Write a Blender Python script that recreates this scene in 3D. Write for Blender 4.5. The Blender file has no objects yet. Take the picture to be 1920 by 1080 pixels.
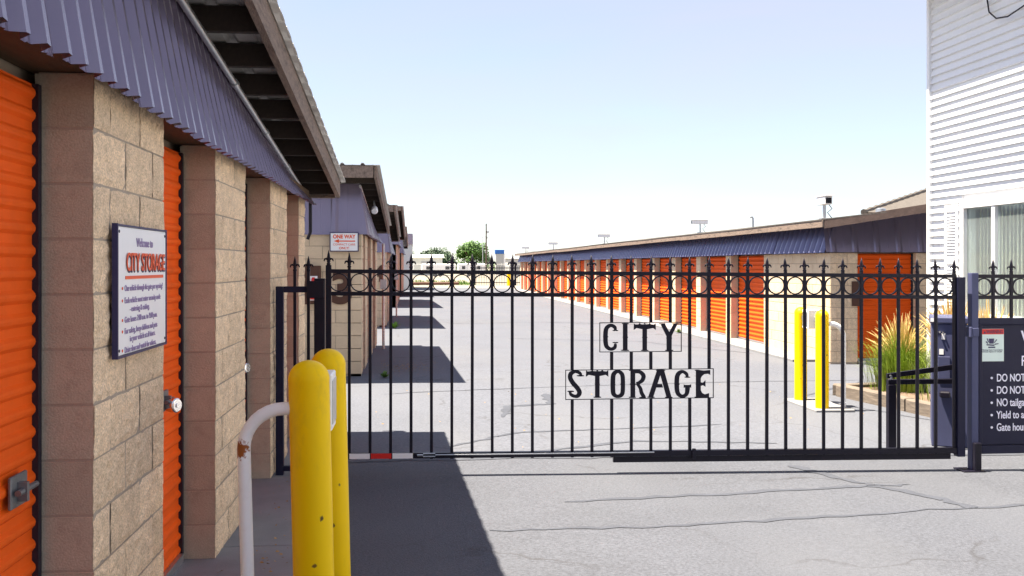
import bpy, math, random
from mathutils import Vector, Matrix
R = random.Random(7)
S = bpy.context.scene
COL = S.collection
rad = math.radians

# ------------------------------------------------------------------ camera
TH = math.atan(178 / 1867.0)
cam_data = bpy.data.cameras.new('camera')
cam = bpy.data.objects.new('camera', cam_data)
COL.objects.link(cam)
cam.location = (0, 0, 1.75)
cam.rotation_euler = (rad(90), 0, -TH)
cam_data.sensor_width = 36
cam_data.lens = 36 * 1867 / 1920
cam_data.shift_y = -43 / 1920
cam_data.clip_start = 0.05
cam_data.clip_end = 3000
S.camera = cam
S.render.resolution_x, S.render.resolution_y = 1024, 576

# ------------------------------------------------------------------ sky, sun, exposure
EL, AZ = rad(68.5), rad(2.5)          # sun stands over the left-hand buildings
to_sun = Vector((-math.cos(EL) * math.cos(AZ), math.cos(EL) * math.sin(AZ), math.sin(EL)))
W = bpy.data.worlds.new('World'); S.world = W; W.use_nodes = True
nt = W.node_tree
bg = nt.nodes['Background']
sky = nt.nodes.new('ShaderNodeTexSky'); sky.sky_type = 'NISHITA'; sky.sun_disc = False
sky.sun_elevation = EL; sky.sun_rotation = math.atan2(to_sun.x, to_sun.y)
sky.air_density = 1.0; sky.dust_density = 0.35; sky.ozone_density = 2.0; sky.altitude = 1300
# thin even veil of high haze and cirrus over the whole sky
wtc = nt.nodes.new('ShaderNodeTexCoord'); wmp = nt.nodes.new('ShaderNodeMapping'); wmp.inputs['Scale'].default_value = (1.2, 1.2, 6)
wno = nt.nodes.new('ShaderNodeTexNoise'); wno.inputs['Scale'].default_value = 2.2; wno.inputs['Detail'].default_value = 7; wno.inputs['Distortion'].default_value = .6
wrg = nt.nodes.new('ShaderNodeMapRange'); wrg.inputs[1].default_value = .3; wrg.inputs[2].default_value = .75; wrg.inputs[3].default_value = .48; wrg.inputs[4].default_value = .70
wmx = nt.nodes.new('ShaderNodeMix'); wmx.data_type = 'RGBA'; wmx.inputs[7].default_value = (3.0, 2.85, 3.1, 1)
nt.links.new(wtc.outputs['Generated'], wmp.inputs[0]); nt.links.new(wmp.outputs[0], wno.inputs['Vector']); nt.links.new(wno.outputs[0], wrg.inputs[0])
nt.links.new(wrg.outputs[0], wmx.inputs[0]); nt.links.new(sky.outputs[0], wmx.inputs[6])
nt.links.new(wmx.outputs[2], bg.inputs[0]); bg.inputs[1].default_value = 0.069
sun_d = bpy.data.lights.new('sun', 'SUN'); sun_d.energy = 5.0; sun_d.angle = rad(0.53)
sun_d.color = (1.0, 0.885, 0.71)
sun = bpy.data.objects.new('sun', sun_d); COL.objects.link(sun)
sun.rotation_euler = (-to_sun).to_track_quat('-Z', 'Y').to_euler()
sun.location = (0, 0, 40)
S.view_settings.view_transform = 'Standard'; S.view_settings.look = 'None'
S.view_settings.gamma = 1; S.view_settings.use_curve_mapping = False
S.view_settings.exposure = 2.0

# ------------------------------------------------------------------ materials
def mat(name, col, rough=.7, var=.12, scale=6, bump=0.0, bscale=60, metal=0.0, rnd=0.0, stain=None,
        stain_amt=0.0, stain_scale=1.2, spec=.4, fine=0.0, fscale=300, stretch=(1, 1, 1), coat=0.0):
    m = bpy.data.materials.new(name); m.use_nodes = True
    t = m.node_tree; N = t.nodes; L = t.links; b = N['Principled BSDF']
    b.inputs['Roughness'].default_value = rough; b.inputs['Metallic'].default_value = metal
    b.inputs['Specular IOR Level'].default_value = spec; b.inputs['Coat Weight'].default_value = coat
    tc = N.new('ShaderNodeTexCoord'); oi = N.new('ShaderNodeObjectInfo')
    mul = N.new('ShaderNodeMath'); mul.operation = 'MULTIPLY'; mul.inputs[1].default_value = 37.0 if rnd else 0.0
    L.new(oi.outputs['Random'], mul.inputs[0])
    add = N.new('ShaderNodeVectorMath'); add.operation = 'ADD'
    L.new(tc.outputs['Object'], add.inputs[0]); L.new(mul.outputs[0], add.inputs[1])
    mp = N.new('ShaderNodeMapping'); mp.inputs['Scale'].default_value = stretch
    L.new(add.outputs[0], mp.inputs[0])
    V = mp.outputs[0]
    n1 = N.new('ShaderNodeTexNoise'); n1.inputs['Scale'].default_value = scale; n1.inputs['Detail'].default_value = 6
    n1.inputs['Roughness'].default_value = .65; L.new(V, n1.inputs['Vector'])
    r1 = N.new('ShaderNodeMapRange'); r1.inputs[1].default_value = .25; r1.inputs[2].default_value = .75
    r1.inputs[3].default_value = 1 - var; r1.inputs[4].default_value = 1 + var
    L.new(n1.outputs[0], r1.inputs[0])
    val = r1.outputs[0]
    if fine:
        n2 = N.new('ShaderNodeTexNoise'); n2.inputs['Scale'].default_value = fscale; n2.inputs['Detail'].default_value = 2
        L.new(V, n2.inputs['Vector'])
        r2 = N.new('ShaderNodeMapRange'); r2.inputs[1].default_value = .3; r2.inputs[2].default_value = .7
        r2.inputs[3].default_value = 1 - fine; r2.inputs[4].default_value = 1 + fine
        L.new(n2.outputs[0], r2.inputs[0])
        mm = N.new('ShaderNodeMath'); mm.operation = 'MULTIPLY'; L.new(val, mm.inputs[0]); L.new(r2.outputs[0], mm.inputs[1])
        val = mm.outputs[0]
    if rnd:
        r3 = N.new('ShaderNodeMapRange'); r3.inputs[3].default_value = 1 - rnd; r3.inputs[4].default_value = 1 + rnd
        L.new(oi.outputs['Random'], r3.inputs[0])
        mm = N.new('ShaderNodeMath'); mm.operation = 'MULTIPLY'; L.new(val, mm.inputs[0]); L.new(r3.outputs[0], mm.inputs[1])
        val = mm.outputs[0]
    sc = N.new('ShaderNodeVectorMath'); sc.operation = 'SCALE'; sc.inputs[0].default_value = col[:3]
    L.new(val, sc.inputs['Scale'])
    out = sc.outputs[0]
    if stain:
        n4 = N.new('ShaderNodeTexNoise'); n4.inputs['Scale'].default_value = stain_scale; n4.inputs['Detail'].default_value = 8
        n4.inputs['Roughness'].default_value = .7; L.new(V, n4.inputs['Vector'])
        r4 = N.new('ShaderNodeMapRange'); r4.inputs[1].default_value = .52; r4.inputs[2].default_value = .72
        r4.inputs[3].default_value = 0; r4.inputs[4].default_value = stain_amt
        L.new(n4.outputs[0], r4.inputs[0])
        mx = N.new('ShaderNodeMix'); mx.data_type = 'RGBA'
        L.new(r4.outputs[0], mx.inputs[0]); L.new(out, mx.inputs[6]); mx.inputs[7].default_value = (*stain, 1)
        out = mx.outputs[2]
    L.new(out, b.inputs['Base Color'])
    if bump:
        nb = N.new('ShaderNodeTexNoise'); nb.inputs['Scale'].default_value = bscale; nb.inputs['Detail'].default_value = 4
        L.new(V, nb.inputs['Vector'])
        bp = N.new('ShaderNodeBump'); bp.inputs['Strength'].default_value = bump; bp.inputs['Distance'].default_value = .01
        L.new(nb.outputs[0], bp.inputs['Height']); L.new(bp.outputs[0], b.inputs['Normal'])
    return m

def rust_spot(m, centre, radius, col=(.22, .06, .015)):
    t = m.node_tree; N = t.nodes; L = t.links; b = N['Principled BSDF']
    src = b.inputs['Base Color'].links[0].from_socket
    tc = N.new('ShaderNodeTexCoord')
    d = N.new('ShaderNodeVectorMath'); d.operation = 'DISTANCE'; d.inputs[1].default_value = centre
    L.new(tc.outputs['Object'], d.inputs[0])
    n = N.new('ShaderNodeTexNoise'); n.inputs['Scale'].default_value = 70; L.new(tc.outputs['Object'], n.inputs['Vector'])
    ma = N.new('ShaderNodeMath'); ma.operation = 'MULTIPLY_ADD'; ma.inputs[1].default_value = radius * 1.6
    L.new(n.outputs[0], ma.inputs[0]); L.new(d.outputs['Value'], ma.inputs[2])
    r = N.new('ShaderNodeMapRange'); r.inputs[1].default_value = radius * 1.5; r.inputs[2].default_value = radius * 1.8
    r.inputs[3].default_value = 1; r.inputs[4].default_value = 0; L.new(ma.outputs[0], r.inputs[0])
    mx = N.new('ShaderNodeMix'); mx.data_type = 'RGBA'; L.new(r.outputs[0], mx.inputs[0]); L.new(src, mx.inputs[6])
    mx.inputs[7].default_value = (*col, 1); L.new(mx.outputs[2], b.inputs['Base Color'])

asphalt = mat('asphalt', (.077, .084, .105), .9, .16, .7, .6, 90, fine=.23, fscale=48, stain=(.052, .058, .075), stain_amt=.45, stain_scale=.35)
asphalt_old = mat('asphalt_inner', (.099, .108, .135), .92, .12, .5, .5, 70, fine=.2, fscale=36, stain=(.074, .082, .10), stain_amt=.5, stain_scale=.25)
def wear(m, crack, light, sc):
    t = m.node_tree; N = t.nodes; L = t.links; b = N['Principled BSDF']; src = b.inputs['Base Color'].links[0].from_socket
    tc = N.new('ShaderNodeTexCoord'); mp = N.new('ShaderNodeMapping'); mp.inputs['Scale'].default_value = (1, .35, 1); L.new(tc.outputs['Object'], mp.inputs[0])
    n = N.new('ShaderNodeTexNoise'); n.inputs['Scale'].default_value = .8; n.inputs['Detail'].default_value = 5; L.new(mp.outputs[0], n.inputs['Vector'])
    rg = N.new('ShaderNodeMapRange'); rg.inputs[1].default_value = .45; rg.inputs[2].default_value = .72; rg.inputs[4].default_value = .55; L.new(n.outputs[0], rg.inputs[0])
    m1 = N.new('ShaderNodeMix'); m1.data_type = 'RGBA'; L.new(rg.outputs[0], m1.inputs[0]); L.new(src, m1.inputs[6]); m1.inputs[7].default_value = (*light, 1)
    nd = N.new('ShaderNodeTexNoise'); nd.inputs['Scale'].default_value = 1.6; nd.inputs['Detail'].default_value = 6; L.new(tc.outputs['Object'], nd.inputs['Vector'])
    va = N.new('ShaderNodeVectorMath'); va.operation = 'MULTIPLY_ADD'; va.inputs[1].default_value = (.9, .9, .9); L.new(nd.outputs['Color'], va.inputs[0]); L.new(tc.outputs['Object'], va.inputs[2])
    vo = N.new('ShaderNodeTexVoronoi'); vo.feature = 'DISTANCE_TO_EDGE'; vo.inputs['Scale'].default_value = sc; L.new(va.outputs[0], vo.inputs['Vector'])
    cr = N.new('ShaderNodeMapRange'); cr.inputs[1].default_value = .0; cr.inputs[2].default_value = .011; cr.inputs[3].default_value = 1; cr.inputs[4].default_value = 0; L.new(vo.outputs[0], cr.inputs[0])
    nm = N.new('ShaderNodeTexNoise'); nm.inputs['Scale'].default_value = .5; L.new(tc.outputs['Object'], nm.inputs['Vector'])
    mr = N.new('ShaderNodeMapRange'); mr.inputs[1].default_value = .48; mr.inputs[2].default_value = .6; mr.inputs[4].default_value = .7; L.new(nm.outputs[0], mr.inputs[0])
    mu = N.new('ShaderNodeMath'); mu.operation = 'MULTIPLY'; L.new(cr.outputs[0], mu.inputs[0]); L.new(mr.outputs[0], mu.inputs[1])
    m2 = N.new('ShaderNodeMix'); m2.data_type = 'RGBA'; L.new(mu.outputs[0], m2.inputs[0]); L.new(m1.outputs[2], m2.inputs[6]); m2.inputs[7].default_value = (*crack, 1)
    L.new(m2.outputs[2], b.inputs['Base Color'])
wear(asphalt, (.035, .035, .04), (.094, .101, .120), .45)
wear(asphalt_old, (.05, .05, .055), (.118, .124, .140), .4)
seal_m = mat('crack_sealant', (.058, .065, .085), .85, .2, 5, .2, 80)
concrete = mat('concrete', (.215, .22, .235), .9, .14, 2.5, .25, 120, fine=.12, stain=(.2, .19, .18), stain_amt=.5)
dirt = mat('dirt', (.24, .215, .18), .95, .15, .2, .2, 20, stain=(.30, .30, .14), stain_amt=.5, stain_scale=.08)
mulch = mat('mulch', (.16, .11, .08), .95, .35, 25, .8, 60)
split_tan = mat('split_face_block', (.76, .575, .385), .95, .2, 18, .9, 55, rnd=.10, fine=.28, fscale=130, stain=(.33, .27, .21), stain_amt=.4, stain_scale=5)
smooth_tan = mat('tan_block', (.68, .53, .36), .93, .08, 8, .35, 150, rnd=.07, fine=.08, fscale=200, stain=(.42, .33, .23), stain_amt=.3, stain_scale=2)
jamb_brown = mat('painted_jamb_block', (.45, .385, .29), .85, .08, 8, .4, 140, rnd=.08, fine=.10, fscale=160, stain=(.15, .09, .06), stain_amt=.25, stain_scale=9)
mortar = mat('mortar', (.40, .33, .26), .95, .1, 20, .3, 150)
mortar_brown = mat('painted_mortar', (.22, .14, .10), .9, .1, 20, .2, 150)
orange = mat('orange_door_paint', (.88, .115, .006), .6, .09, 3, .05, 40, rnd=.10, stain=(.55, .08, .01), stain_amt=.35, stain_scale=2.5, spec=.18)
track_m = mat('door_guide', (.03, .026, .04), .5, .15, 8, metal=.4)
galv = mat('galvanised_steel', (.50, .52, .54), .38, .15, 14, .05, 60, metal=.85)
latch_m = mat('latch_steel', (.20, .21, .22), .5, .25, 20, .1, 60, metal=.6)
chrome = mat('padlock_steel', (.72, .72, .74), .2, .05, 14, metal=1.0)
purple = mat('purple_metal', (.215, .18, .25), .2, .10, 3, .04, 20, metal=.45, stain=(.22, .20, .22), stain_amt=.3, stain_scale=4, spec=.6, stretch=(1, 1, .25))
blue_skirt = mat('blue_purple_metal', (.15, .15, .265), .26, .10, 3, .04, 20, metal=.45, stain=(.2, .18, .2), stain_amt=.25, stain_scale=4, spec=.6)
dark_wood = mat('dark_stained_wood', (.035, .024, .018), .8, .3, 6, .3, 50, stretch=(6, 1, 6))
brown_wood = mat('brown_header_wood', (.085, .05, .024), .7, .3, 6, .3, 40, stretch=(8, 1, 8))
fascia_m = mat('weathered_fascia', (.22, .165, .135), .85, .35, 9, .7, 40, stain=(.05, .04, .035), stain_amt=.85, stain_scale=3, stretch=(5, 1, 5))
roof_metal = mat('roof_sheet', (.62, .60, .56), .6, .2, 5, .1, 30, metal=.1, stain=(.2, .17, .14), stain_amt=.6)
gable_m = mat('dark_gable_board', (.09, .062, .055), .85, .3, 7, .4, 40)
shingle = mat('brown_shingle', (.10, .09, .083), .95, .25, 12, .7, 50, fine=.3)
iron = mat('black_iron', (.008, .007, .016), .42, .2, 10, .05, 80, spec=.22)
navy = mat('navy_paint', (.012, .013, .036), .5, .1, 4, .03, 40, spec=.2)
navy_light = mat('navy_cabinet_paint', (.06, .068, .14), .5, .1, 4, .03, 40, spec=.25)
yellow = mat('yellow_bollard_sleeve', (.96, .62, .0), .45, .04, 4, .02, 30, stain=(.42, .27, .04), stain_amt=.45, stain_scale=5, spec=.18, stretch=(1, 1, .4))
rust_spot(yellow, (.0, -.086, .46), .013, (.20, .12, .02)); rust_spot(yellow, (.035, -.08, .66), .014, (.12, .08, .03)); rust_spot(yellow, (-.03, -.083, .28), .012, (.3, .2, .05))
white_pipe = mat('white_pipe_paint', (.80, .80, .84), .4, .04, 6, .03, 60, stain=(.5, .42, .35), stain_amt=.15, stain_scale=20)
white_vinyl = mat('white_vinyl', (.80, .81, .83), .5, .03, 3, spec=.4)
white_plain = mat('white_board', (.86, .86, .86), .45, .03, 3)
red_m = mat('red_paint', (.62, .02, .015), .4, .08, 5)
sign_orange = mat('sign_orange', (.80, .10, .02), .5, .03, 5)
sign_navy = mat('sign_navy', (.03, .025, .09), .5, .03, 5)
text_purple = mat('sign_text', (.34, .26, .44), .5, .03, 5)
number_brown = mat('number_brown', (.085, .035, .02), .6, .1, 8)
label_green = mat('label_pale', (.62, .74, .70), .5, .03, 5)
white_text = mat('white_lettering', (.78, .78, .90), .5, .02, 5)
timber_m = mat('landscape_timber', (.17, .14, .115), .9, .35, 8, .8, 30, stain=(.07, .055, .045), stain_amt=.7, stain_scale=6, stretch=(1, .2, 1))
blade_m = mat('grass_blade', (.20, .29, .025), .6, .35, 4)
plume_m = mat('grass_plume', (.62, .43, .17), .8, .2, 8)
leaf_a = mat('leaf_bright', (.055, .13, .02), .6, .4, .6, rnd=.2)
leaf_b = mat('leaf_bluish', (.06, .11, .06), .6, .35, .6, rnd=.2)
bark = mat('bark', (.10, .075, .055), .9, .3, 6, .5, 20)
grey_wall = mat('grey_wall', (.42, .43, .43), .8, .08, .4)
pale_wall = mat('pale_wall', (.62, .64, .60), .8, .06, .4)
blue_cap = mat('blue_sign_cap', (.02, .12, .42), .5, .05, 2)
blind_m = mat('blind_fabric', (.66, .66, .50), .8, .06, 4)
litter_m = mat('dry_leaf', (.33, .19, .05), .8, .4, 30)
weed_m = mat('weed_leaf', (.10, .19, .03), .7, .35, 20)
lens_m = mat('dark_lens', (.01, .01, .012), .15, .05, 5)
wire_m = mat('wire', (.10, .10, .11), .7, .05, 5)
brick_far = mat('far_block_wall', (.50, .40, .29), .95, .12, 3, .2, 30)
glass = bpy.data.materials.new('window_glass'); glass.use_nodes = True
_b = glass.node_tree.nodes['Principled BSDF']
_n = glass.node_tree.nodes.new('ShaderNodeTexNoise'); _n.inputs['Scale'].default_value = 1.3
_r = glass.node_tree.nodes.new('ShaderNodeMapRange'); _r.inputs[3].default_value = .02; _r.inputs[4].default_value = .07
glass.node_tree.links.new(_n.outputs[0], _r.inputs[0]); glass.node_tree.links.new(_r.outputs[0], _b.inputs['Roughness'])
_b.inputs['Base Color'].default_value = (.82, .92, .94, 1); _b.inputs['Transmission Weight'].default_value = .9
_b.inputs['IOR'].default_value = 1.45

# ------------------------------------------------------------------ mesh helpers
class MB:
    def __init__(s): s.v = []; s.f = []; s.mi = []
    def add(s, vs, fs, mi=0):
        o = len(s.v); s.v += [tuple(v) for v in vs]
        s.f += [tuple(i + o for i in f) for f in fs]; s.mi += [mi] * len(fs); return s
    def box(s, a, b, mi=0):
        x0, y0, z0 = a; x1, y1, z1 = b
        return s.add([(x0,y0,z0),(x1,y0,z0),(x1,y1,z0),(x0,y1,z0),(x0,y0,z1),(x1,y0,z1),(x1,y1,z1),(x0,y1,z1)],
                     [(0,3,2,1),(4,5,6,7),(0,1,5,4),(1,2,6,5),(2,3,7,6),(3,0,4,7)], mi)
    def cbox(s, a, b, c=.004, mi=0, mi_y=None):
        # chamfered box; faces that look along Y may take another material slot
        ax = [(a[i], a[i] + c, b[i] - c, b[i]) for i in range(3)]
        vs = []; idx = {}
        for i, sx in enumerate((0, 1)):
            for j, sy in enumerate((0, 1)):
                for k, sz in enumerate((0, 1)):
                    e = lambda q, sgn: ax[q][0] if sgn == 0 else ax[q][3]
                    n = lambda q, sgn: ax[q][1] if sgn == 0 else ax[q][2]
                    idx[(i,j,k,0)] = len(vs); vs.append((e(0,sx), n(1,sy), n(2,sz)))
                    idx[(i,j,k,1)] = len(vs); vs.append((n(0,sx), e(1,sy), n(2,sz)))
                    idx[(i,j,k,2)] = len(vs); vs.append((n(0,sx), n(1,sy), e(2,sz)))
        fs = []; ms = []
        I = lambda i, j, k, q: idx[(i,j,k,q)]
        my = mi if mi_y is None else mi_y
        fs += [(I(0,0,0,0),I(0,0,1,0),I(0,1,1,0),I(0,1,0,0)), (I(1,0,0,0),I(1,1,0,0),I(1,1,1,0),I(1,0,1,0))]; ms += [mi]*2
        fs += [(I(0,0,0,1),I(1,0,0,1),I(1,0,1,1),I(0,0,1,1)), (I(0,1,0,1),I(0,1,1,1),I(1,1,1,1),I(1,1,0,1))]; ms += [my]*2
        fs += [(I(0,0,0,2),I(0,1,0,2),I(1,1,0,2),I(1,0,0,2)), (I(0,0,1,2),I(1,0,1,2),I(1,1,1,2),I(0,1,1,2))]; ms += [mi]*2
        for p in (0, 1):
            for q in (0, 1):
                fs.append((I(p,q,0,0),I(p,q,1,0),I(p,q,1,1),I(p,q,0,1)))
                fs.append((I(p,0,q,0),I(p,1,q,0),I(p,1,q,2),I(p,0,q,2)))
                fs.append((I(0,p,q,1),I(1,p,q,1),I(1,p,q,2),I(0,p,q,2)))
                ms += [mi]*3
        for i in (0,1):
            for j in (0,1):
                for k in (0,1):
                    fs.append((I(i,j,k,0),I(i,j,k,1),I(i,j,k,2))); ms.append(mi)
        o = len(s.v); s.v += vs; s.f += [tuple(q + o for q in f) for f in fs]; s.mi += ms
        return s
    def tube(s, pts, r, n=10, cap=True, mi=0):
        pts = [Vector(p) for p in pts]; rings = []
        rr = r if isinstance(r, (list, tuple)) else [r] * len(pts)
        o = len(s.v); prev = None
        for i, p in enumerate(pts):
            t = (pts[min(i + 1, len(pts) - 1)] - pts[max(i - 1, 0)]).normalized()
            if prev is None:
                a = t.orthogonal().normalized()
            else:
                a = (prev - t * prev.dot(t)).normalized()
            prev = a; b = t.cross(a)
            for k in range(n):
                q = 2 * math.pi * k / n
                s.v.append(tuple(p + (a * math.cos(q) + b * math.sin(q)) * rr[i]))
        for i in range(len(pts) - 1):
            for k in range(n):
                k2 = (k + 1) % n
                s.f.append((o + i*n + k, o + i*n + k2, o + (i+1)*n + k2, o + (i+1)*n + k)); s.mi.append(mi)
        if cap:
            s.f.append(tuple(o + k for k in range(n))[::-1]); s.f.append(tuple(o + (len(pts)-1)*n + k for k in range(n))); s.mi += [mi]*2
        return s
    def prism(s, poly, org, U, V, N, d0, d1, mi=0):
        # flat outline (u, v) pushed out between d0 and d1 along N
        n = len(poly); org, U, V, N = Vector(org), Vector(U), Vector(V), Vector(N)
        vs = [org + U*u + V*v + N*d0 for u, v in poly] + [org + U*u + V*v + N*d1 for u, v in poly]
        fs = [tuple(range(n))[::-1], tuple(range(n, 2*n))] + [(i, (i+1) % n, n + (i+1) % n, n + i) for i in range(n)]
        return s.add(vs, fs, mi)

WL = {}
def finish(o, parent, loc):
    COL.objects.link(o); loc = Vector(loc); WL[o.name] = loc
    if parent is not None:
        o.parent = parent; o.location = loc - WL[parent.name]
    else:
        o.location = loc
    return o
def mesh(mb, mats, smooth=False, name='mesh'):
    me = bpy.data.meshes.new(name); me.from_pydata(mb.v, [], mb.f)
    for m in (mats if isinstance(mats, (list, tuple)) else [mats]): me.materials.append(m)
    me.polygons.foreach_set('material_index', mb.mi)
    if smooth: me.polygons.foreach_set('use_smooth', [True] * len(me.polygons))
    me.update(); return me
def build(name, mb, mats, parent=None, loc=(0, 0, 0), smooth=False):
    """vertices in world coordinates, origin moved to loc"""
    l = Vector(loc); mb.v = [(v[0]-l.x, v[1]-l.y, v[2]-l.z) for v in mb.v]
    me = mesh(mb, mats, smooth, name)
    if smooth: me.set_sharp_from_angle(angle=rad(40))
    return finish(bpy.data.objects.new(name, me), parent, loc)
def inst(name, me, parent, loc): return finish(bpy.data.objects.new(name, me), parent, loc)
def thing(name, label, cat, loc=(0, 0, 0), group=None):
    o = finish(bpy.data.objects.new(name, None), None, loc); o.empty_display_size = .2
    return tag(o, label, cat, group)
def tag(o, label, cat, group=None):
    o['label'] = label; o['category'] = cat
    if group: o['group'] = group
    return o
def structure(o): o['kind'] = 'structure'; return o
def gz(x): return -.0105 * max(0.0, x)

def text(name, body, size, org, U, V, m, parent, align='LEFT', width=None, bold=0.0, depth=.0012, sx=1.0):
    c = bpy.data.curves.new('lettering', 'FONT'); c.body = body; c.size = size; c.align_x = align
    c.extrude = depth; c.offset = bold
    tmp = bpy.data.objects.new('lettering', c); COL.objects.link(tmp)
    bpy.context.view_layer.update()
    me = bpy.data.meshes.new_from_object(tmp.evaluated_get(bpy.context.evaluated_depsgraph_get()))
    bpy.data.objects.remove(tmp); bpy.data.curves.remove(c)
    if width:
        xs = [v.co.x for v in me.vertices]; w = max(xs) - min(xs); sx = width / w
    U, V = Vector(U), Vector(V); N = U.cross(V); org = Vector(org)
    for v in me.vertices: v.co = U * (v.co.x * sx) + V * v.co.y + N * v.co.z
    me.materials.clear(); me.materials.append(m)
    return inst(name, me, parent, org)

# ------------------------------------------------------------------ the ground
def sheet(name, xs, y0, y1, z, m, ny=1):
    b = MB()
    for j in range(ny):
        ya, yb = y0 + (y1-y0)*j/ny, y0 + (y1-y0)*(j+1)/ny
        for i in range(len(xs)-1):
            b.add([(xs[i],ya,gz(xs[i])+z),(xs[i+1],ya,gz(xs[i+1])+z),(xs[i+1],yb,gz(xs[i+1])+z),(xs[i],yb,gz(xs[i])+z)], [(0,1,2,3)])
    return build(name, b, m)
def gplain(name, x0, x1, y0, y1, z, m):
    xs = sorted(set([x0] + ([0] if x0 < 0 < x1 else []) + [x1])); return sheet(name, xs, y0, y1, z, m)
ground = structure(sheet('ground', [-1500, 0, 40, 1500], -300, 2500, -.012, dirt))
# beyond x=40 the terrain runs level again
for v in ground.data.vertices:
    if v.co.x > 41: v.co.z = gz(40) - .012
lot = structure(gplain('parking_lot', -40, 14, 9.02, 78, -.004, asphalt_old))
street = structure(gplain('driveway', -40, 40, -30, 9.02, 0.0, asphalt))
apron_l = structure(build('walkway', MB().cbox((-1.45, -4, -.2), (-.66, 3.4, .035), .01).cbox((-1.45, 3.408, -.2), (-.66, 6.2, .033), .01).cbox((-1.45, 6.208, -.2), (-.70, 8.2, .034), .01).cbox((-1.45, 8.21, -.2), (-.80, 10.7, .03), .01), concrete))
b = MB()
for k in range(19):
    b.cbox((7.05, 18.2 + 3.0*k, -.3), (7.75, 21.19 + 3.0*k, gz(7.3) + .05), .01)
structure(build('concrete_apron', b, concrete))

# crack repair bands and dark patches on the driveway
def band(pts, w, z, taper=True):
    b = MB(); n = len(pts)
    for i, (x, y) in enumerate(pts):
        x0, y0 = pts[max(i-1, 0)]; x1, y1 = pts[min(i+1, n-1)]
        d = Vector((x1-x0, y1-y0, 0)).normalized(); nn = Vector((-d.y, d.x, 0))
        ww = w * (.45 + .95*R.random()) * (0.3 if taper and i in (0, n-1) else 1)
        for s in (-1, 1):
            p = Vector((x, y, 0)) + nn * s * ww / 2; b.v.append((p.x, p.y, gz(p.x) + z))
        if i: o = 2*i; b.f.append((o-2, o-1, o+1, o)); b.mi.append(0)
    return b
def jit(pts, n=9, a=.028):
    out = []
    for i in range(len(pts)-1):
        for k in range(n):
            t = k/n; out.append((pts[i][0]*(1-t)+pts[i+1][0]*t + R.uniform(-a, a), pts[i][1]*(1-t)+pts[i+1][1]*t + R.uniform(-a, a)))
    return out + [pts[-1]]
for pts, w in (([(1.1, 7.35), (2.2, 7.5), (3.4, 7.72), (4.0, 7.78)], .06), ([(0.5, 6.55), (1.6, 6.6), (2.6, 6.75), (3.9, 6.98), (5.6, 7.15)], .045),
               ([(3.3, 8.6), (3.55, 7.95), (3.95, 7.35), (4.1, 6.98)], .10), ([(4.9, 7.1), (5.3, 6.75), (5.6, 6.4)], .09)):
    build('crack_repair', band(jit(pts), w, .004), seal_m, street)
for pts, w in (([(.3, 9.6), (1.0, 10.4), (2.4, 10.7), (3.4, 10.9)], .05), ([(1.0, 11.5), (1.15, 12.4), (1.7, 12.6), (1.75, 13.6)], .11), ([(1.0, 9.3), (2.2, 9.9), (3.6, 9.7)], .07),
               ([(-.5, 13.6), (2.0, 14.4), (5.0, 15.0), (7.0, 15.2)], .04), ([(2.2, 24), (5.2, 23.2), (6.9, 20)], .05), ([(.9, 30), (4.0, 31), (7, 30)], .06), ([(5.6, 9.2), (6.2, 10.6), (5.2, 13.2), (6.9, 15.0)], .05)):
    build('crack_repair', band(jit(pts), w, 0.0), seal_m, lot)
# seam of broken asphalt that runs under the gate
build('pavement_seam', band(jit([(-.66, 8.93), (1.0, 9.03), (3.0, 9.0), (7.0, 9.04)], 14, .03), .09, .0045), seal_m, street)

# ------------------------------------------------------------------ masonry
BM = {}
def block_mesh(L, D, H, front, side, axis):
    """L long in the wall direction; axis 'y' wall runs along Y (faces +-X), 'x' wall runs along X (faces -Y)"""
    key = (round(L, 3), round(D, 3), round(H, 3), front.name, side.name, axis)
    if key not in BM:
        b = MB(); g = .004
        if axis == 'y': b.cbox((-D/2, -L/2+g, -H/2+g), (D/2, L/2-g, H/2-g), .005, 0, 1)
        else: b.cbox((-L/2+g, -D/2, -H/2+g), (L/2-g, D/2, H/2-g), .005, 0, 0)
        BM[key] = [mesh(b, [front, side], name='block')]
        if front.name == 'split_face_block' and axis == 'y':
            BM[key] = []
            for q in range(4):      # broken stone face: shallow uneven grid instead of the flat front
                b = MB(); b.box((-D/2, -L/2+g, -H/2+g*1.4), (D/2-.010, L/2-g, H/2-g*1.4)); b.mi = [0, 0, 1, 0, 1, 0]
                nu, nv = max(4, int(L/.035)), 7; o = len(b.v)
                for i in range(nu+1):
                    for j in range(nv+1):
                        e = i in (0, nu) or j in (0, nv)
                        b.v.append((D/2-.010+(R.uniform(.0005, .004) if e else R.uniform(.004, .0135)), (-L/2+g)+(L-2*g)*i/nu + (0 if i in (0, nu) else R.uniform(-.008, .008)), (-H/2+g)+(H-2*g)*j/nv + (0 if j in (0, nv) else R.uniform(-.007, .007))))
                for i in range(nu):
                    for j in range(nv):
                        a_ = o+i*(nv+1)+j; b.f.append((a_, a_+nv+1, a_+nv+2, a_+1)); b.mi.append(0)
                BM[key].append(mesh(b, [front, side], name='block'))
    return R.choice(BM[key])
def bond(total, course, unit=.4064):
    """block lengths of one course, running bond"""
    half = unit / 2; out = []; left = total
    if course % 2: out.append(min(half, left)); left -= out[-1]
    while left > .02:
        l = min(unit, left)
        if 0 < left - l < .06: l = left
        out.append(l); left -= l
    return out
CH = .2032
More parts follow.
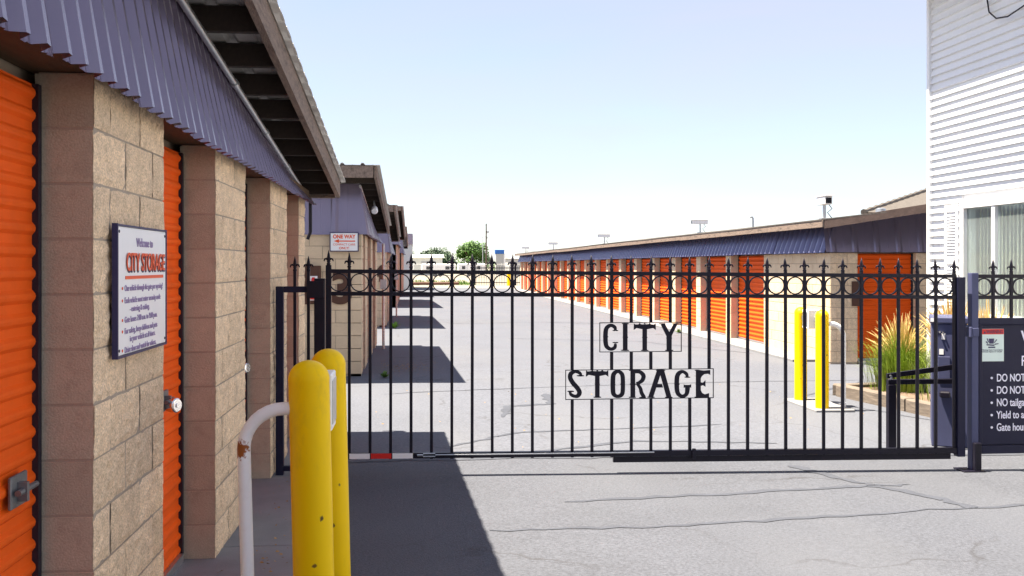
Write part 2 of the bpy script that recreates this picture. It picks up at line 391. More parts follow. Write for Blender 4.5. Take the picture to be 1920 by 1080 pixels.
def pier(parent, xface, sgn, y0, y1, h, z0, front, side, blocks=True, depth=.2):
    """masonry pier whose face looks towards sgn*X at xface"""
    x_in = xface - sgn * depth
    lo, hi = min(xface, x_in), max(xface, x_in)
    p = build('pier', MB().box((lo+.008, y0+.008, z0-.25), (hi-.008, y1-.008, z0+h), 0), mortar if blocks else front, parent, ((lo+hi)/2, (y0+y1)/2, z0))
    if blocks:
        n = max(1, round(h / CH)); ch = h / n
        for c in range(n):
            y = y0
            for L in bond(y1-y0, c):
                inst('block', block_mesh(L, depth + R.choice((0, .004, .007)), ch, front, side, 'y'), p, ((lo+hi)/2, y + L/2, z0 + ch*(c+.5)))
                y += L
    return p
def wall_x(parent, x0, x1, yface, depth, h, z0, front, blocks=True, name='wall'):
    p = build(name, MB().box((x0+.006, yface+.008, z0-.25), (x1-.006, yface+depth-.008, z0+h)), mortar if blocks else front, parent, ((x0+x1)/2, yface, z0))
    if blocks:
        n = max(1, round(h / CH)); ch = h / n
        for c in range(n):
            x = x1
            for L in bond(x1-x0, c):
                inst('block', block_mesh(L, depth + R.choice((0, .003, .005)), ch, front, front, 'x'), p, (x - L/2, yface + depth/2, z0 + ch*(c+.5)))
                x -= L
    return p

# roll-up door: horizontally ribbed steel curtain
def curtain(parent, axis, pos, sgn, a0, a1, z0, h, period=.09, rib=.017):
    prof = []; n = max(2, round(h / period)); per = h / n
    for k in range(n):
        z = z0 + k*per
        for f, d in ((0, 0), (.30, 0), (.37, .35), (.47, .85), (.60, 1.0), (.73, .85), (.83, .35), (.90, 0)): prof.append((z + f*per, d*rib))
    prof.append((z0+h, 0))
    b = MB()
    for z, d in prof:
        q = pos + sgn*d
        if axis == 'y': b.v += [(q, a0, z), (q, a1, z)]
        else: b.v += [(a0, q, z), (a1, q, z)]
    for i in range(len(prof)-1):
        f = (2*i, 2*i+1, 2*i+3, 2*i+2)
        flip = (sgn < 0) if axis == 'y' else (sgn > 0)
        b.f.append(f[::-1] if flip else f); b.mi.append(0)
    c = (pos, (a0+a1)/2, z0) if axis == 'y' else ((a0+a1)/2, pos, z0)
    o = build('roll_up_door', b, orange, parent, c, smooth=False)
    t = .032
    for e, s in ((a0, 1), (a1, -1)):
        lo, hi = min(e, e+s*t), max(e, e+s*t)
        q0, q1 = sorted((pos - sgn*.03, pos + sgn*.022))
        g = MB().box((q0, lo, z0-.02), (q1, hi, z0+h)) if axis == 'y' else MB().box((lo, q0, z0-.02), (hi, q1, z0+h))
        build('guide_rail', g, track_m, o, c)
    q0, q1 = sorted((pos - sgn*.01, pos + sgn*.03))
    g = MB().box((q0, a0+t+.003, z0-.03), (q1, a1-t-.003, z0+.03)) if axis == 'y' else MB().box((a0+t+.003, q0, z0-.03), (a1-t-.003, q1, z0+.03))
    build('bottom_bar', g, galv, o, c)
    return o
def latch(door, x, y, z, sgn=1, lock=False):
    b = MB().cbox((x, y-.07, z-.055), (x+sgn*.012, y+.07, z+.055), .003) if sgn > 0 else MB().cbox((x-.012, y-.07, z-.055), (x, y+.07, z+.055), .003)
    b.tube([(x+sgn*.03, y-.06, z), (x+sgn*.03, y+.10, z)], .011, 8)
    b.box((min(x, x+sgn*.045), y-.02, z-.035), (max(x, x+sgn*.045), y+.0, z+.03))
    build('latch', b, latch_m, door, (x, y, z))
    if lock:
        l = MB().tube([(x+sgn*.03, y-.005, z-.02), (x+sgn*.045, y-.012, z-.02), (x+sgn*.078, y-.03, z-.02), (x+sgn*.083, y-.033, z-.02)], [.036, .039, .039, .033], 18)
        l.tube([(x+sgn*.083, y-.033, z-.02), (x+sgn*.088, y-.036, z-.02)], .012, 12)
        build('padlock', l, chrome, door, (x, y, z), smooth=True)

def rib_profile(a0, a1, pitch, h, wide=.3):
    """positions along a sheet and their rib offsets"""
    out = [(a0, 0)]; k = 0; a = a0 + pitch*.2
    while a + pitch*wide < a1:
        out += [(a, 0), (a + pitch*wide*.22, h), (a + pitch*wide*.62, h), (a + pitch*wide, 0)]
        mid = a + pitch*(wide + (1-wide)/2)
        if mid < a1: out += [(mid - pitch*.03, 0), (mid, h*.18), (mid + pitch*.03, 0)]
        a += pitch
    out.append((a1, 0)); return out
def skirt_panels(parent, along, a0, a1, lo, hi, nrm, m, pitch=.2, h=.022, panel=.9, ragged=.008, wide=.3):
    """ribbed steel sheets hung side by side; lo(a), hi(a) give the lower and the upper edge point"""
    n = max(1, round((a1-a0)/panel)); nrm = Vector(nrm).normalized()
    for k in range(n):
        p0, p1 = a0 + (a1-a0)*k/n, a0 + (a1-a0)*(k+1)/n
        b = MB(); rp = rib_profile(p0, p1 + (.02 if k < n-1 else 0), pitch, h, wide)
        rg = R.uniform(-ragged, ragged); lift = .003 * (k % 2)
        for i, (a, d) in enumerate(rp):
            P, Q = Vector(lo(a)), Vector(hi(a)); P.z += rg + R.uniform(-.4, .4)*ragged
            b.v += [tuple(P + nrm*(d+lift)), tuple(Q + nrm*(d+lift))]
            if i: o = 2*i; b.f.append((o-2, o, o+1, o-1)); b.mi.append(0)
        build('metal_panel', b, m, parent, lo((p0+p1)/2))

# ------------------------------------------------------------------ left-hand storage buildings
def left_building(label, X, xe, y0, y1, ry0, ry1, hw, hb, slope, piers, near=False, end_wall=None, blocks=True, body_x=-14, roof_name='roof', lookouts=True):
    """X wall face, xe roof edge, roof spans ry0..ry1 with soffit height hb(y) = hb - slope*(y-ry0)"""
    B = thing('storage_building', label, 'building', (X, (y0+y1)/2, 0), 'brown block storage buildings along the left side')
    hbf = lambda y: hb - slope*(y-ry0)
    # closed body behind the doors
    DJ = .208 if near else .2
    x1 = X - DJ - .06
    b = MB()
    yb0 = y0 + .21
    b.add([(body_x,yb0,-.2),(x1,yb0,-.2),(x1,y1,-.2),(body_x,y1,-.2),(body_x,yb0,hbf(yb0)),(x1,yb0,hbf(yb0)),(x1,y1,hbf(y1)),(body_x,y1,hbf(y1))],
          [(0,3,2,1),(4,5,6,7),(0,1,5,4),(1,2,6,5),(2,3,7,6),(3,0,4,7)])
    build('wall', b, brick_far, B, (X-3, (y0+y1)/2, 0))
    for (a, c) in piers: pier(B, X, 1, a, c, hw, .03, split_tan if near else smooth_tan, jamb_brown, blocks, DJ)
    ps = sorted(piers)
    doors = []
    for i in range(len(ps)-1):
        d0, d1 = ps[i][1], ps[i+1][0]
        if d1 - d0 < .3: continue
        doors.append(curtain(B, 'y', X - DJ, 1, d0+.002, d1-.002, .05, hw-.07, period=.08, rib=.0135))
    # header beam under the skirt
    build('header_beam', MB().cbox((X-DJ-.04, y0+.24, hw+.034), (X+.06, y1-.01, hw+.10), .004), brown_wood, B, (X, (y0+y1)/2, hw))
    # ribbed skirt on the drive side
    bl = hw - .045 if near else hw + .005
    lo = lambda a: (X + .085, a, bl)
    hi = lambda a: (X - .06, a, max(bl + .05, hbf(a) + .03))
    skirt_panels(B, 'y', y0 + (0 if end_wall is None else .0), y1, lo, hi, (1, 0, .15), purple, pitch=.152, h=.04, panel=.912, wide=.5)
    # roof: sheet, look-out beams and fascia
    th = .145
    rp = rib_profile(body_x-.4, xe+.05, .3, .03, .25)
    b = MB()
    for i, (x, d) in enumerate(rp):
        for y in (ry0-.06, ry1+.06): b.v.append((x, y, hbf(y)+th+.012+d))
        for y in (ry0-.06, ry1+.06): b.v.append((x, y, hbf(y)+th+.004+d))
        if i:
            o = 4*i; b.f += [(o-4, o, o+1, o-3), (o-2, o-1, o+3, o+2), (o-4, o-2, o+2, o), (o-3, o+1, o+3, o-1)]; b.mi += [0]*4
    roof = build('roof', b, roof_metal, B, (xe, ry0, hb+th))
    n = max(2, round((ry1-ry0)/.61))
    for k in range(n+1):
        y = ry0 + .05 + (ry1-ry0-.1)*k/n
        if not lookouts and k not in (0, n): continue
        if y < 1: continue
        zz = hbf(y)
        build('lookout_beam', MB().cbox((X-.055 if yb0 < y < y1 else X-3, y-.028, zz), (xe-.045, y+.028, zz+th-.006), .004), dark_wood, roof, (xe-.2, y, zz))
    # wandering, weathered rake boards
    segs = 4 if near else 2
    for k in range(segs):
        ya, yb = ry0 + (ry1-ry0)*k/segs, ry0 + (ry1-ry0)*(k+1)/segs - .004
        dz = R.uniform(-.008, .008); dx = R.uniform(0, .008)
        f = MB()
        for x in (xe-.042+dx, xe+dx):
            f.v += [(x, ya, hbf(ya)-.035+dz), (x, yb, hbf(yb)-.035+dz), (x, yb, hbf(yb)+th-.005), (x, ya, hbf(ya)+th-.005)]
        f.f += [(0,1,2,3)[::-1],(4,5,6,7),(0,1,5,4),(1,2,6,5),(2,3,7,6),(3,0,4,7)]; f.mi += [0]*6
        build('rake_board', f, fascia_m, roof, (xe, (ya+yb)/2, hbf((ya+yb)/2)))
    # folded sheet edge nibs above the rake board
    if near:
        y = ry0; e = MB(); i = 0
        while y < ry1:
            for q, d in ((0, .0), (.08, .0), (.10, .016), (.22, .02), (.25, .0)):
                yy = y + q; zz = hbf(yy) + th
                e.v += [(xe+.012, yy, zz-.006), (xe+.055, yy, zz-.002+d*.6), (xe+.045, yy, zz+.018+d), (xe-.03, yy, zz+.022+d)]
                if i:
                    o = 4*i
                    for k in range(4): e.f.append((o-4+k, o+k, o+(k+1) % 4, o-4+(k+1) % 4)); e.mi.append(0)
                i += 1
            y += .30
        build('edge_flashing', e, roof_metal, roof, (xe, ry1, hbf(ry1)+th))
    build('front_fascia', MB().cbox((body_x, ry0-.05, hbf(ry0)-.03), (xe-.05, ry0-.008, hbf(ry0)+th), .004), fascia_m, roof, (xe, ry0, hb))
    build('rear_fascia', MB().cbox((body_x, ry1+.008, hbf(ry1)-.03), (xe-.05, ry1+.05, hbf(ry1)+th-.01), .004), fascia_m, roof, (xe, ry1, hb))
    if end_wall:
        hwall, nb, = end_wall
        wall_x(B, X - nb*.4064, X, y0, .2, hwall, .03, smooth_tan, blocks, 'end_wall')
        build('end_wall', MB().box((body_x, y0+.005, -.2), (X - nb*.4064 - .004, y0+.2, hwall)), smooth_tan, B, (X-4, y0, 0))
        top = hbf(y0) + .03
        lo = lambda a: (a, y0 - .06, hwall + .01)
        hi = lambda a: (a, y0 + .02, top)
        skirt_panels(B, 'x', body_x, X - .05, lo, hi, (0, -1, .1), purple, pitch=.42, h=.018, panel=2.6)
        # sloping corner piece of the skirt
        c = MB().add([(X-.05, y0-.06, hwall+.012), (X+.095, y0-.06, hwall+.012), (X-.04, y0+.02, top), (X-.05, y0+.02, top), (X+.095, y0+.01, bl), (X+.095, y0-.055, hwall+.012)],
                     [(0,1,2,3)])
        build('corner_trim', c, purple, B, (X, y0, hwall))
    # conduit along the top of the skirt
    if near:
        pts = [(X+.02, y, hbf(y)-.01) for y in (ry0+1, ry0+4, ry0+7, y1-.15)]
        cd = MB().tube(pts, .021, 10)
        for y in (4.6, 6.4, 7.7, 9.0): cd.tube([(X+.02, y, hbf(y)-.01), (X+.02, y+.06, hbf(y+.06)-.01)], .027, 10)
        build('conduit', cd, galv, B, (X, 6, 2.6), smooth=True)
    else:
        cd = MB().tube([(X-.02, y0-.07, hbf(y0)-.01), (X-.02, y1, hbf(y1)-.02)], .02, 8)
        build('conduit', cd, galv, B, (X, y0, 2.6), smooth=True)
    return B, doors

XA = -1.168
b1, d1 = left_building('nearest tan block storage building with ribbed purple skirt, left foreground', XA, -.80, -2.6, 10.62, -2.6, 10.5, 2.42, 3.86, .1055,
                       [(-2.6, -1.6), (-.62, .38), (1.57, 2.57), (3.755, 4.765), (5.96, 6.976), (8.15, 9.16), (10.07, 10.6)], near=True)
latch(d1[2], XA-.19, 3.53, .985)
latch(d1[3], XA-.19, 5.50, 1.02, lock=True)
latch(d1[4], XA-.19, 7.72, .99, lock=True)
dsp = MB().tube([(XA+.05, 10.63, 2.45), (XA+.05, 10.64, 2.1), (XA+.02, 10.64, 2.02)], .018, 8)
build('downspout', dsp, iron, b1, (XA, 10.6, 2.3))

left_building('tan storage building marked with a big brown 3 and a one way sign', -.87, -.60, 15.85, 21.9, 15.0, 21.6, 2.22, 3.08, .094,
              [(15.85, 16.25), (16.96, 17.7), (18.97, 19.7), (21.1, 21.88)], end_wall=(2.22, 6))
left_building('tan storage building marked with a brown 4, second behind the gate', -.87, -.60, 28.5, 34.8, 27.7, 34.4, 2.1, 3.25, .10,
              [(28.5, 28.9), (29.9, 30.7), (31.9, 32.7), (34.0, 34.78)], end_wall=(2.1, 3))
left_building('tall tan storage building third behind the gate on the left', -.87, -.60, 41.8, 51, 41, 50.6, 2.6, 4.0, .10,
              [(41.8, 42.2), (43.3, 44.1), (45.3, 46.1), (47.3, 48.1), (50.2, 50.98)], end_wall=(2.6, 3), blocks=False)
left_building('far tan storage building fourth behind the gate on the left', -.87, -.60, 55.5, 66, 54.8, 65.5, 2.4, 3.7, .08,
              [(55.5, 56), (58, 58.8), (60.3, 61.1), (62.6, 63.4), (65.2, 65.98)], end_wall=(2.4, 3), blocks=False, lookouts=False)
gb = thing('storage_building', 'white grey flat-roofed building end, last one on the left', 'building', (-1, 74, 0))
build('wall', MB().box((-12, 70, -.2), (-.35, 80, 3.2)), pale_wall, gb, (-1, 74, 0))
build('upper_band', MB().box((-12.1, 69.9, 3.2), (-.3, 80.1, 3.95)), purple, gb, (-1, 74, 3))

# flood light on building 3
fl = thing('floodlight', 'round white floodlight under the roof edge of building three', 'lamp', (-.78, 17.3, 2.78))
build('lamp_head', MB().tube([(-.72, 17.0, 2.66), (-.72, 17.04, 2.67), (-.72, 17.16, 2.72), (-.72, 17.22, 2.74)], [.045, .06, .045, .02], 14), white_plain, fl, (-.72, 17.1, 2.7), smooth=True)
build('arm', MB().tube([(-.72, 17.2, 2.73), (-.74, 17.3, 2.85)], .015, 8), galv, fl, (-.72, 17.2, 2.8))

# conduit risers at the drive-side corners
for (x, y, top, lab) in ((-.70, 21.0, 2.2, 'grey conduit riser with junction box beside building three'), (-.70, 34.2, 2.1, 'thin grey conduit riser with box beside building four')):
    cr = thing('conduit_riser', lab, 'conduit', (x, y, 0))
    build('pipe', MB().tube([(x, y, -.05), (x, y, top)], .028, 8), galv, cr, (x, y, 0), smooth=True)
    build('junction_box', MB().cbox((x-.07, y-.1, 1.25), (x+.07, y-.03, 1.45), .006), galv, cr, (x, y, 1.3))

# ------------------------------------------------------------------ right-hand storage building
XR, YR0, YR1 = 7.6, 17.76, 73.5
zr = gz(XR)
rb = thing('storage_building', 'long tan block storage building with a row of orange doors on the right', 'building', (XR, 40, zr))
HR = 2.03
build('wall', MB().box((XR+.27, YR0+.21, -.4), (16, YR1, 2.5)), brick_far, rb, (XR+3, 40, zr))
pier(rb, XR, -1, YR0+.002, 21.3, HR, zr+.03, smooth_tan, smooth_tan, True, .2)
py = 21.3; k = 0
edges = [21.3]
while True:
    ya = 23.6 + 2.62*k
    if ya > YR1 - .6: break
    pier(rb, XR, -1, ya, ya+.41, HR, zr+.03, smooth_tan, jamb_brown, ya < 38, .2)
    curtain(rb, 'y', XR+.2, -1, py+.002, ya-.002, zr+.06, HR-.05, period=.098, rib=.018)
    py = ya + .41; k += 1
pier(rb, XR, -1, py+1.6, YR1, HR, zr+.03, smooth_tan, jamb_brown, False, .2)
curtain(rb, 'y', XR+.2, -1, py+.002, py+1.598, zr+.06, HR-.05, period=.098)
# end wall facing the gate
wall_x(rb, XR+.004, 8.13, YR0, .2, HR, zr+.03, split_tan)
wall_x(rb, 9.25, 10.47, YR0, .2, HR, zr+.03, split_tan)
build('wall', MB().box((10.48, YR0, -.4), (16, YR0+.2, 3)), split_tan, rb, (12, YR0, 0))
de = curtain(rb, 'x', YR0+.12, -1, 8.135, 9.245, zr+.06, HR-.05, period=.085)
build('threshold', MB().cbox((8.14, YR0-.12, -.3), (9.24, YR0+.1, zr+.045), .006), galv, rb, (8.7, YR0, zr))
hs = HR + zr + .03
# ribbed blue skirts on both sides of the corner
skirt_panels(rb, 'y', YR0-.05, YR1, lambda a: (XR-.13, a, hs+.0), lambda a: (XR+.04, a, hs+.50), (-1, 0, .2), blue_skirt, pitch=.26, h=.055, panel=2.6, wide=.45)
RS = .12
skirt_panels(rb, 'x', XR-.12, 12.0, lambda a: (a, YR0-.10, hs+.012), lambda a: (a, YR0+.03, hs+.46+.17*max(0, a-7.25)), (0, -1, .1), purple, pitch=.42, h=.02, panel=2.1)
# roof sheet rising from the drive edge, fascia boards
xe, ze = 7.28, hs + .47
b = MB()
ya, yb = YR0-.45, YR1+.4
XK = 8.6
def rz(x): return ze + .13 + RS*(min(x, XK)-xe)
nseg = 24
for i in range(nseg+1):
    y = ya + (yb-ya)*i/nseg; sk = .6 if i == 0 else 0; w = R.uniform(-.012, .012) if 0 < i < nseg else 0
    for x in (xe-.03, XK, 16): b.v.append((x, y-sk*(min(x, 11)-xe), rz(x)+w))
    for x in (xe-.03, XK, 16): b.v.append((x, y-sk*(min(x, 11)-xe), rz(x)+w-.02))
    if i:
        o = 6*i; p = o-6
        for q in (0, 1): b.f += [(p+q, p+q+1, o+q+1, o+q), (p+3+q, o+3+q, o+4+q, p+4+q)]; b.mi += [0]*2
        b.f += [(p, o, o+3, p+3), (p+2, p+5, o+5, o+2)]; b.mi += [0]*2
for e in (0, 6*nseg): b.f += [(e, e+1, e+4, e+3), (e+1, e+2, e+5, e+4)]; b.mi += [0]*2
rr = build('roof', b, shingle, rb, (xe, 40, ze))
yy = ya
while yy < yb - .1:
    y2 = min(yy + 4.88, yb); dz = R.uniform(-.012, .012)
    build('fascia_board', MB().cbox((xe-.02, yy, ze-.02+dz), (xe+.02, y2-.006, ze+.105+dz*.3), .004), fascia_m, rr, (xe, yy, ze)); yy = y2
f = MB(); SK, RG = .6, .17
for y in (ya-.01, ya+.03):
    f.v += [(xe+.022, y, ze-.04), (11, y-SK*(11-xe), ze-.04+RG*(11-xe)), (11, y-SK*(11-xe), ze+.105+RG*(11-xe)), (xe+.022, y, ze+.105)]
f.f += [(0,1,2,3),(7,6,5,4),(0,4,5,1),(1,5,6,2),(2,6,7,3),(3,7,4,0)]; f.mi += [0]*6
build('gable_board', f, gable_m, rr, (xe, ya, ze))
# soffit closing the gap between skirt and roof edge
build('soffit', MB().box((xe+.024, YR0-.4, ze+.03), (XR+.05, YR1, ze+.05)), dark_wood, rr, (xe, 40, ze))
# higher hip roof further back, with a vent cap
hp = thing('hip_roof_building', 'brown shingled hip roof rising behind the right-hand storage building', 'building', (14, 30, 0))
build('wall', MB().box((17.2, 26, -.4), (22, 35.6, 3.12)), brick_far, hp, (14, 30, 0))
b = MB().add([(11.6, 25, 3.13), (22.5, 25, 3.13), (22.5, 36, 3.13), (16.9, 36, 3.13), (16.6, 30, 4.3), (18.9, 30, 4.3), (18.9, 31, 4.3), (16.6, 31, 4.3)],
             [(0,1,5,4),(1,2,6,5),(2,3,7,6),(3,0,4,7),(4,5,6,7),(3,2,1,0)])
hr = build('roof', b, shingle, hp, (14, 30, 3.6))
rc = MB(); P0, P1 = Vector((11.6, 25, 3.13)), Vector((16.6, 30, 4.31))
rc.tube([P0.lerp(P1, k/30) for k in range(31)], [.055 if k % 2 else .085 for k in range(31)], 7)
build('ridge_caps', rc, shingle, hr, (11, 25, 4))
vc = thing('roof_vent', 'round galvanised vent cap standing on the brown roof slope', 'vent', (9.9, 19.6, 3.2))
vz = rz(9.75)
build('stack', MB().tube([(9.75, 20.2, vz-.1), (9.75, 20.2, vz+.10)], .13, 14), galv, vc, (9.75, 20.2, vz), smooth=True)
build('cap', MB().tube([(9.75, 20.2, vz+.07), (9.75, 20.2, vz+.20), (9.75, 20.2, vz+.22)], [.11, .10, .05], 14), galv, vc, (9.75, 20.2, vz), smooth=True)

# security cameras on short masts along that roof
def camera_unit(x, y, size, label, ang=0, front=False):
    z = rz(x)
    t = thing('security_camera', label, 'camera', (x, y, z), 'security cameras on the long roof')
    build('mast', MB().tube([(x, y, z-.02), (x, y, z+.26*size)], .022*size, 8).cbox((x-.07*size, y-.07*size, z-.01), (x+.07*size, y+.07*size, z+.012), .003), galv, t, (x, y, z))
    hz = z + .26*size
    if front:
        build('housing', MB().cbox((x-.075, y-.22, hz), (x+.075, y+.18, hz+.15), .012), white_plain, t, (x, y, hz))
        build('sunshield', MB().cbox((x-.09, y-.27, hz+.152), (x+.09, y+.2, hz+.168), .004), white_plain, t, (x, y, hz))
        build('lens', MB().cbox((x-.055, y-.226, hz+.02), (x+.055, y-.2205, hz+.125), .002), lens_m, t, (x, y, hz))
    else:
        build('housing', MB().cbox((x-.26*size, y-.06*size, hz), (x+.22*size, y+.06*size, hz+.11*size), .01), white_plain, t, (x, y, hz))
        build('sunshield', MB().cbox((x-.33*size, y-.075*size, hz+.112*size), (x+.24*size, y+.075*size, hz+.128*size), .004), white_plain, t, (x, y, hz))
        build('lens', MB().cbox((x-.266*size, y-.045*size, hz+.02*size), (x-.2605*size, y+.045*size, hz+.09*size), .001), lens_m, t, (x, y, hz))
    build('cable', MB().tube([(x+.1*size, y, hz+.01), (x+.16*size, y, hz-.07*size), (x+.07*size, y, hz-.14*size), (x+.16*size, y, z+.01)], .008*size, 6), iron, t, (x, y, z))
camera_unit(7.6, 18.05, 1, 'white box camera facing the gate, nearest on the roof corner', front=True)
camera_unit(7.5, 25.9, .9, 'white side-on camera on the roof, second from the gate')
camera_unit(7.5, 39.5, 1.0, 'white side-on camera on the roof, third from the gate')
camera_unit(7.5, 54.5, 1.05, 'small white camera on the roof, fourth from the gate')
camera_unit(7.5, 68.5, 1.05, 'tiny white camera on the roof, farthest from the gate')
for (x, y, h, lab) in ((7.75, 18.35, .38, 'thin bent vent pipe beside the nearest roof camera'), (7.6, 22.0, .22, 'short thin pipe stub on the roof between two cameras')):
    z = rz(x)
    tag(build('vent_pipe', MB().tube([(x, y, z-.03), (x, y, z+h*.85), (x-.02, y, z+h), (x-.07, y, z+h), (x-.09, y, z+h*.92)], .022, 8), galv, None, (x, y, z), smooth=True), lab, 'pipe')

# ------------------------------------------------------------------ white house at the right
XH, YH = 6.86, 12.8
hz0 = gz(XH)
house = thing('white_house', 'white vinyl sided office house with shuttered window at the right edge', 'house', (XH, YH, hz0))
wy0, wy1, wz0, wz1 = 9.7, 11.93, 1.15, 2.46
body = MB()
body.box((XH+.03, wy1, -.3), (XH+.15, YH-.02, 5.6)).box((XH+.03, 3, -.3), (XH+.15, wy0, 5.6))
body.box((XH+.03, wy0, -.3), (XH+.15, wy1, wz0)).box((XH+.03, wy0, wz1), (XH+.15, wy1, 5.6))
body.box((XH+.15, YH-.16, -.3), (15, YH-.02, 5.6)).box((XH+.15, 3, -.3), (15, 3.14, 5.6)).box((14.86, 3.14, -.3), (15, YH-.16, 5.6))
body.box((XH+.15, 3.14, .1), (14.86, YH-.16, .2)).box((XH+.15, 3.14, 5.4), (14.86, YH-.16, 5.5))
wall_h = build('wall', body, white_vinyl, house, (XH, YH, 0))
EX = .1016
def board(y0, y1, z):
    b = MB(); a, o = XH + .028, XH - .02
    b.v = [(a+.0, y0, z+EX+.012), (a+.0, y1, z+EX+.012), (o+.006, y1, z+.014), (o+.006, y0, z+.014), (o+.002, y0, z+.002), (o+.002, y1, z+.002), (a+.0, y1, z), (a+.0, y0, z)]
    b.v = [(v[0], v[1], v[2]) for v in b.v]
    b.f = [(0,1,2,3), (3,2,5,4), (4,5,6,7), (0,3,4,7), (1,6,5,2)]; b.mi = [0]*5
    build('siding_board', b, white_vinyl, wall_h, (XH, (y0+y1)/2, z))
z = -.1
while z < 5.5:
    if wz0 - .14 - EX < z < wz1 + .10:
        board(wy1+.085, YH-.055, z); board(3, wy0-.07, z)
    else: board(3, YH-.055, z)
    z += EX
build('corner_board', MB().cbox((XH-.04, YH-.055, -.2), (XH+.08, YH+.005, 5.55), .005), white_vinyl, house, (XH, YH, 2))
# window: trim, two sashes, glass, blinds
win = build('window_frame', MB().cbox((XH-.025, wy0-.07, wz1), (XH+.06, wy1+.08, wz1+.09), .005).cbox((XH-.06, wy0-.07, wz0-.11), (XH+.06, wy1+.08, wz0), .006)
            .cbox((XH-.025, wy1, wz0+.002), (XH+.06, wy1+.08, wz1-.002), .005).cbox((XH-.025, wy0-.07, wz0+.002), (XH+.06, wy0, wz1-.002), .005)
            .cbox((XH-.015, 11.26, wz0+.002), (XH+.06, 11.33, wz1-.002), .004), white_vinyl, house, (XH, 11, 1.8))
for (a, c) in ((wy0+.004, 11.256), (11.334, wy1-.004)):
    build('glass_pane', MB().box((XH+.028, a, wz0+.004), (XH+.034, c, wz1-.004)), glass, win, (XH, (a+c)/2, 1.8))
y = wy0 + .03
while y < wy1:
    a = R.uniform(.3, .45)
    b = MB(); c, s = math.cos(a)*.042, math.sin(a)*.042
    b.add([(XH+.2-s, y-c, wz0-.05), (XH+.2+s, y+c, wz0-.05), (XH+.2+s, y+c, wz1+.05), (XH+.2-s, y-c, wz1+.05),
           (XH+.202-s, y-c, wz0-.05), (XH+.202+s, y+c, wz0-.05), (XH+.202+s, y+c, wz1+.05), (XH+.202-s, y-c, wz1+.05)],
          [(0,1,2,3),(7,6,5,4),(0,4,5,1),(3,2,6,7),(0,3,7,4),(1,5,6,2)])
    build('blind_slat', b, blind_m, win, (XH+.2, y, wz0)); y += .078
# louvred shutter
sy0, sy1 = 12.04, 12.36
sh = build('shutter', MB().cbox((XH-.035, sy0, 1.1), (XH-.006, sy0+.05, 2.52), .004).cbox((XH-.035, sy1-.05, 1.1), (XH-.006, sy1, 2.52), .004)
           .cbox((XH-.035, sy0+.052, 2.43), (XH-.006, sy1-.052, 2.52), .004).cbox((XH-.035, sy0+.052, 1.1), (XH-.006, sy1-.052, 1.19), .004).cbox((XH-.035, sy0+.052, 1.76), (XH-.006, sy1-.052, 1.83), .004)
           .box((XH-.010, sy0+.052, 1.19), (XH-.007, sy1-.052, 2.43)), white_vinyl, house, (XH, 12.2, 1.8))
z = 1.205
while z < 2.41:
    if not 1.735 < z < 1.835:
        build('louvre', MB().add([(XH-.012, sy0+.053, z+.030), (XH-.012, sy1-.053, z+.030), (XH-.034, sy1-.053, z), (XH-.034, sy0+.053, z), (XH-.012, sy0+.053, z+.022), (XH-.012, sy1-.053, z+.022), (XH-.034, sy1-.053, z-.006), (XH-.034, sy0+.053, z-.006)],
              [(0,1,2,3),(7,6,5,4),(3,2,6,7),(0,3,7,4),(1,5,6,2)]), white_vinyl, sh, (XH, 12.2, z))
    z += .038
# eaves with gutter; casts the shadow band across the upper siding
hroof = build('roof', MB().add([(XH-.56, 2.5, 5.42), (XH-.56, YH+.35, 5.42), (15.4, YH+.35, 5.42), (15.4, 2.5, 5.42), (XH-.56, 2.5, 5.56), (XH-.56, YH+.35, 5.56), (15.4, YH+.35, 5.56), (15.4, 2.5, 5.56), (11, 2.5, 7.4), (11, YH+.35, 7.4)],
              [(0,1,2,3),(0,4,5,1),(2,6,7,3),(4,8,9,5),(8,7,6,9),(1,5,9,6,2),(0,3,7,8,4)]), shingle, house, (11, 8, 5.5))
build('eave_shadow_box', MB().cbox((XH-.40, 11.40, 5.16), (XH-.30, 11.56, 5.40), .01).cbox((XH-.40, 11.32, 5.02), (XH-.28, 11.50, 5.15), .01), white_plain, house, (XH-.4, 11.5, 5.2))  # unseen stepped box added under the eave to cast a jagged shadow on the siding
cb = [(XH-.03, 11.30 - .25*t - 0, 4.86 + .0 - .40*math.sin(math.pi*min(1, t*1.0))*.25 + (.12*(1-t))) for t in [k/10 for k in range(11)]]
tag(build('service_cable', MB().tube([(XH-.02, 11.42, 5.35), (XH-.03, 11.40, 5.0), (XH-.04, 11.33, 4.78), (XH-.06, 11.15, 4.66), (XH-.07, 10.9, 4.62), (XH-.07, 10.5, 4.68), (XH-.05, 9.9, 4.95)], .009, 8), iron, None, (XH-.05, 11, 4.7), smooth=True),
    'black cable looping down the shaded upper siding of the white house', 'cable')

# ------------------------------------------------------------------ wrought iron gate
GY = 8.32
TILT = -.0087
def gh(x): return TILT * (x + .7)        # gate follows the fall of the ground
gate = thing('sliding_gate', 'black wrought iron sliding gate with rings, spear tips and cut-out lettering', 'gate', (2.0, GY, 0))
BX = [-.557 + .1691*k for k in range(-1, 32)]
ZT, ZM, ZB = 1.700, 1.515, .195
def rail(name, x0, x1, z, h, d, parent=gate, y=GY, f=gh, m=iron):
    b = MB(); v = []
    for yy in (y-d/2, y+d/2): v += [(x0, yy, z-h/2+f(x0)), (x1, yy, z-h/2+f(x1)), (x1, yy, z+h/2+f(x1)), (x0, yy, z+h/2+f(x0))]
    b.add(v, [(0,1,2,3),(7,6,5,4),(0,4,5,1),(1,5,6,2),(2,6,7,3),(3,7,4,0)])
    return build(name, b, m, parent, ((x0+x1)/2, y, z))
rail('top_rail', -.74, 4.70, ZT, .032, .038); rail('middle_rail', -.74, 4.70, ZM, .032, .038)
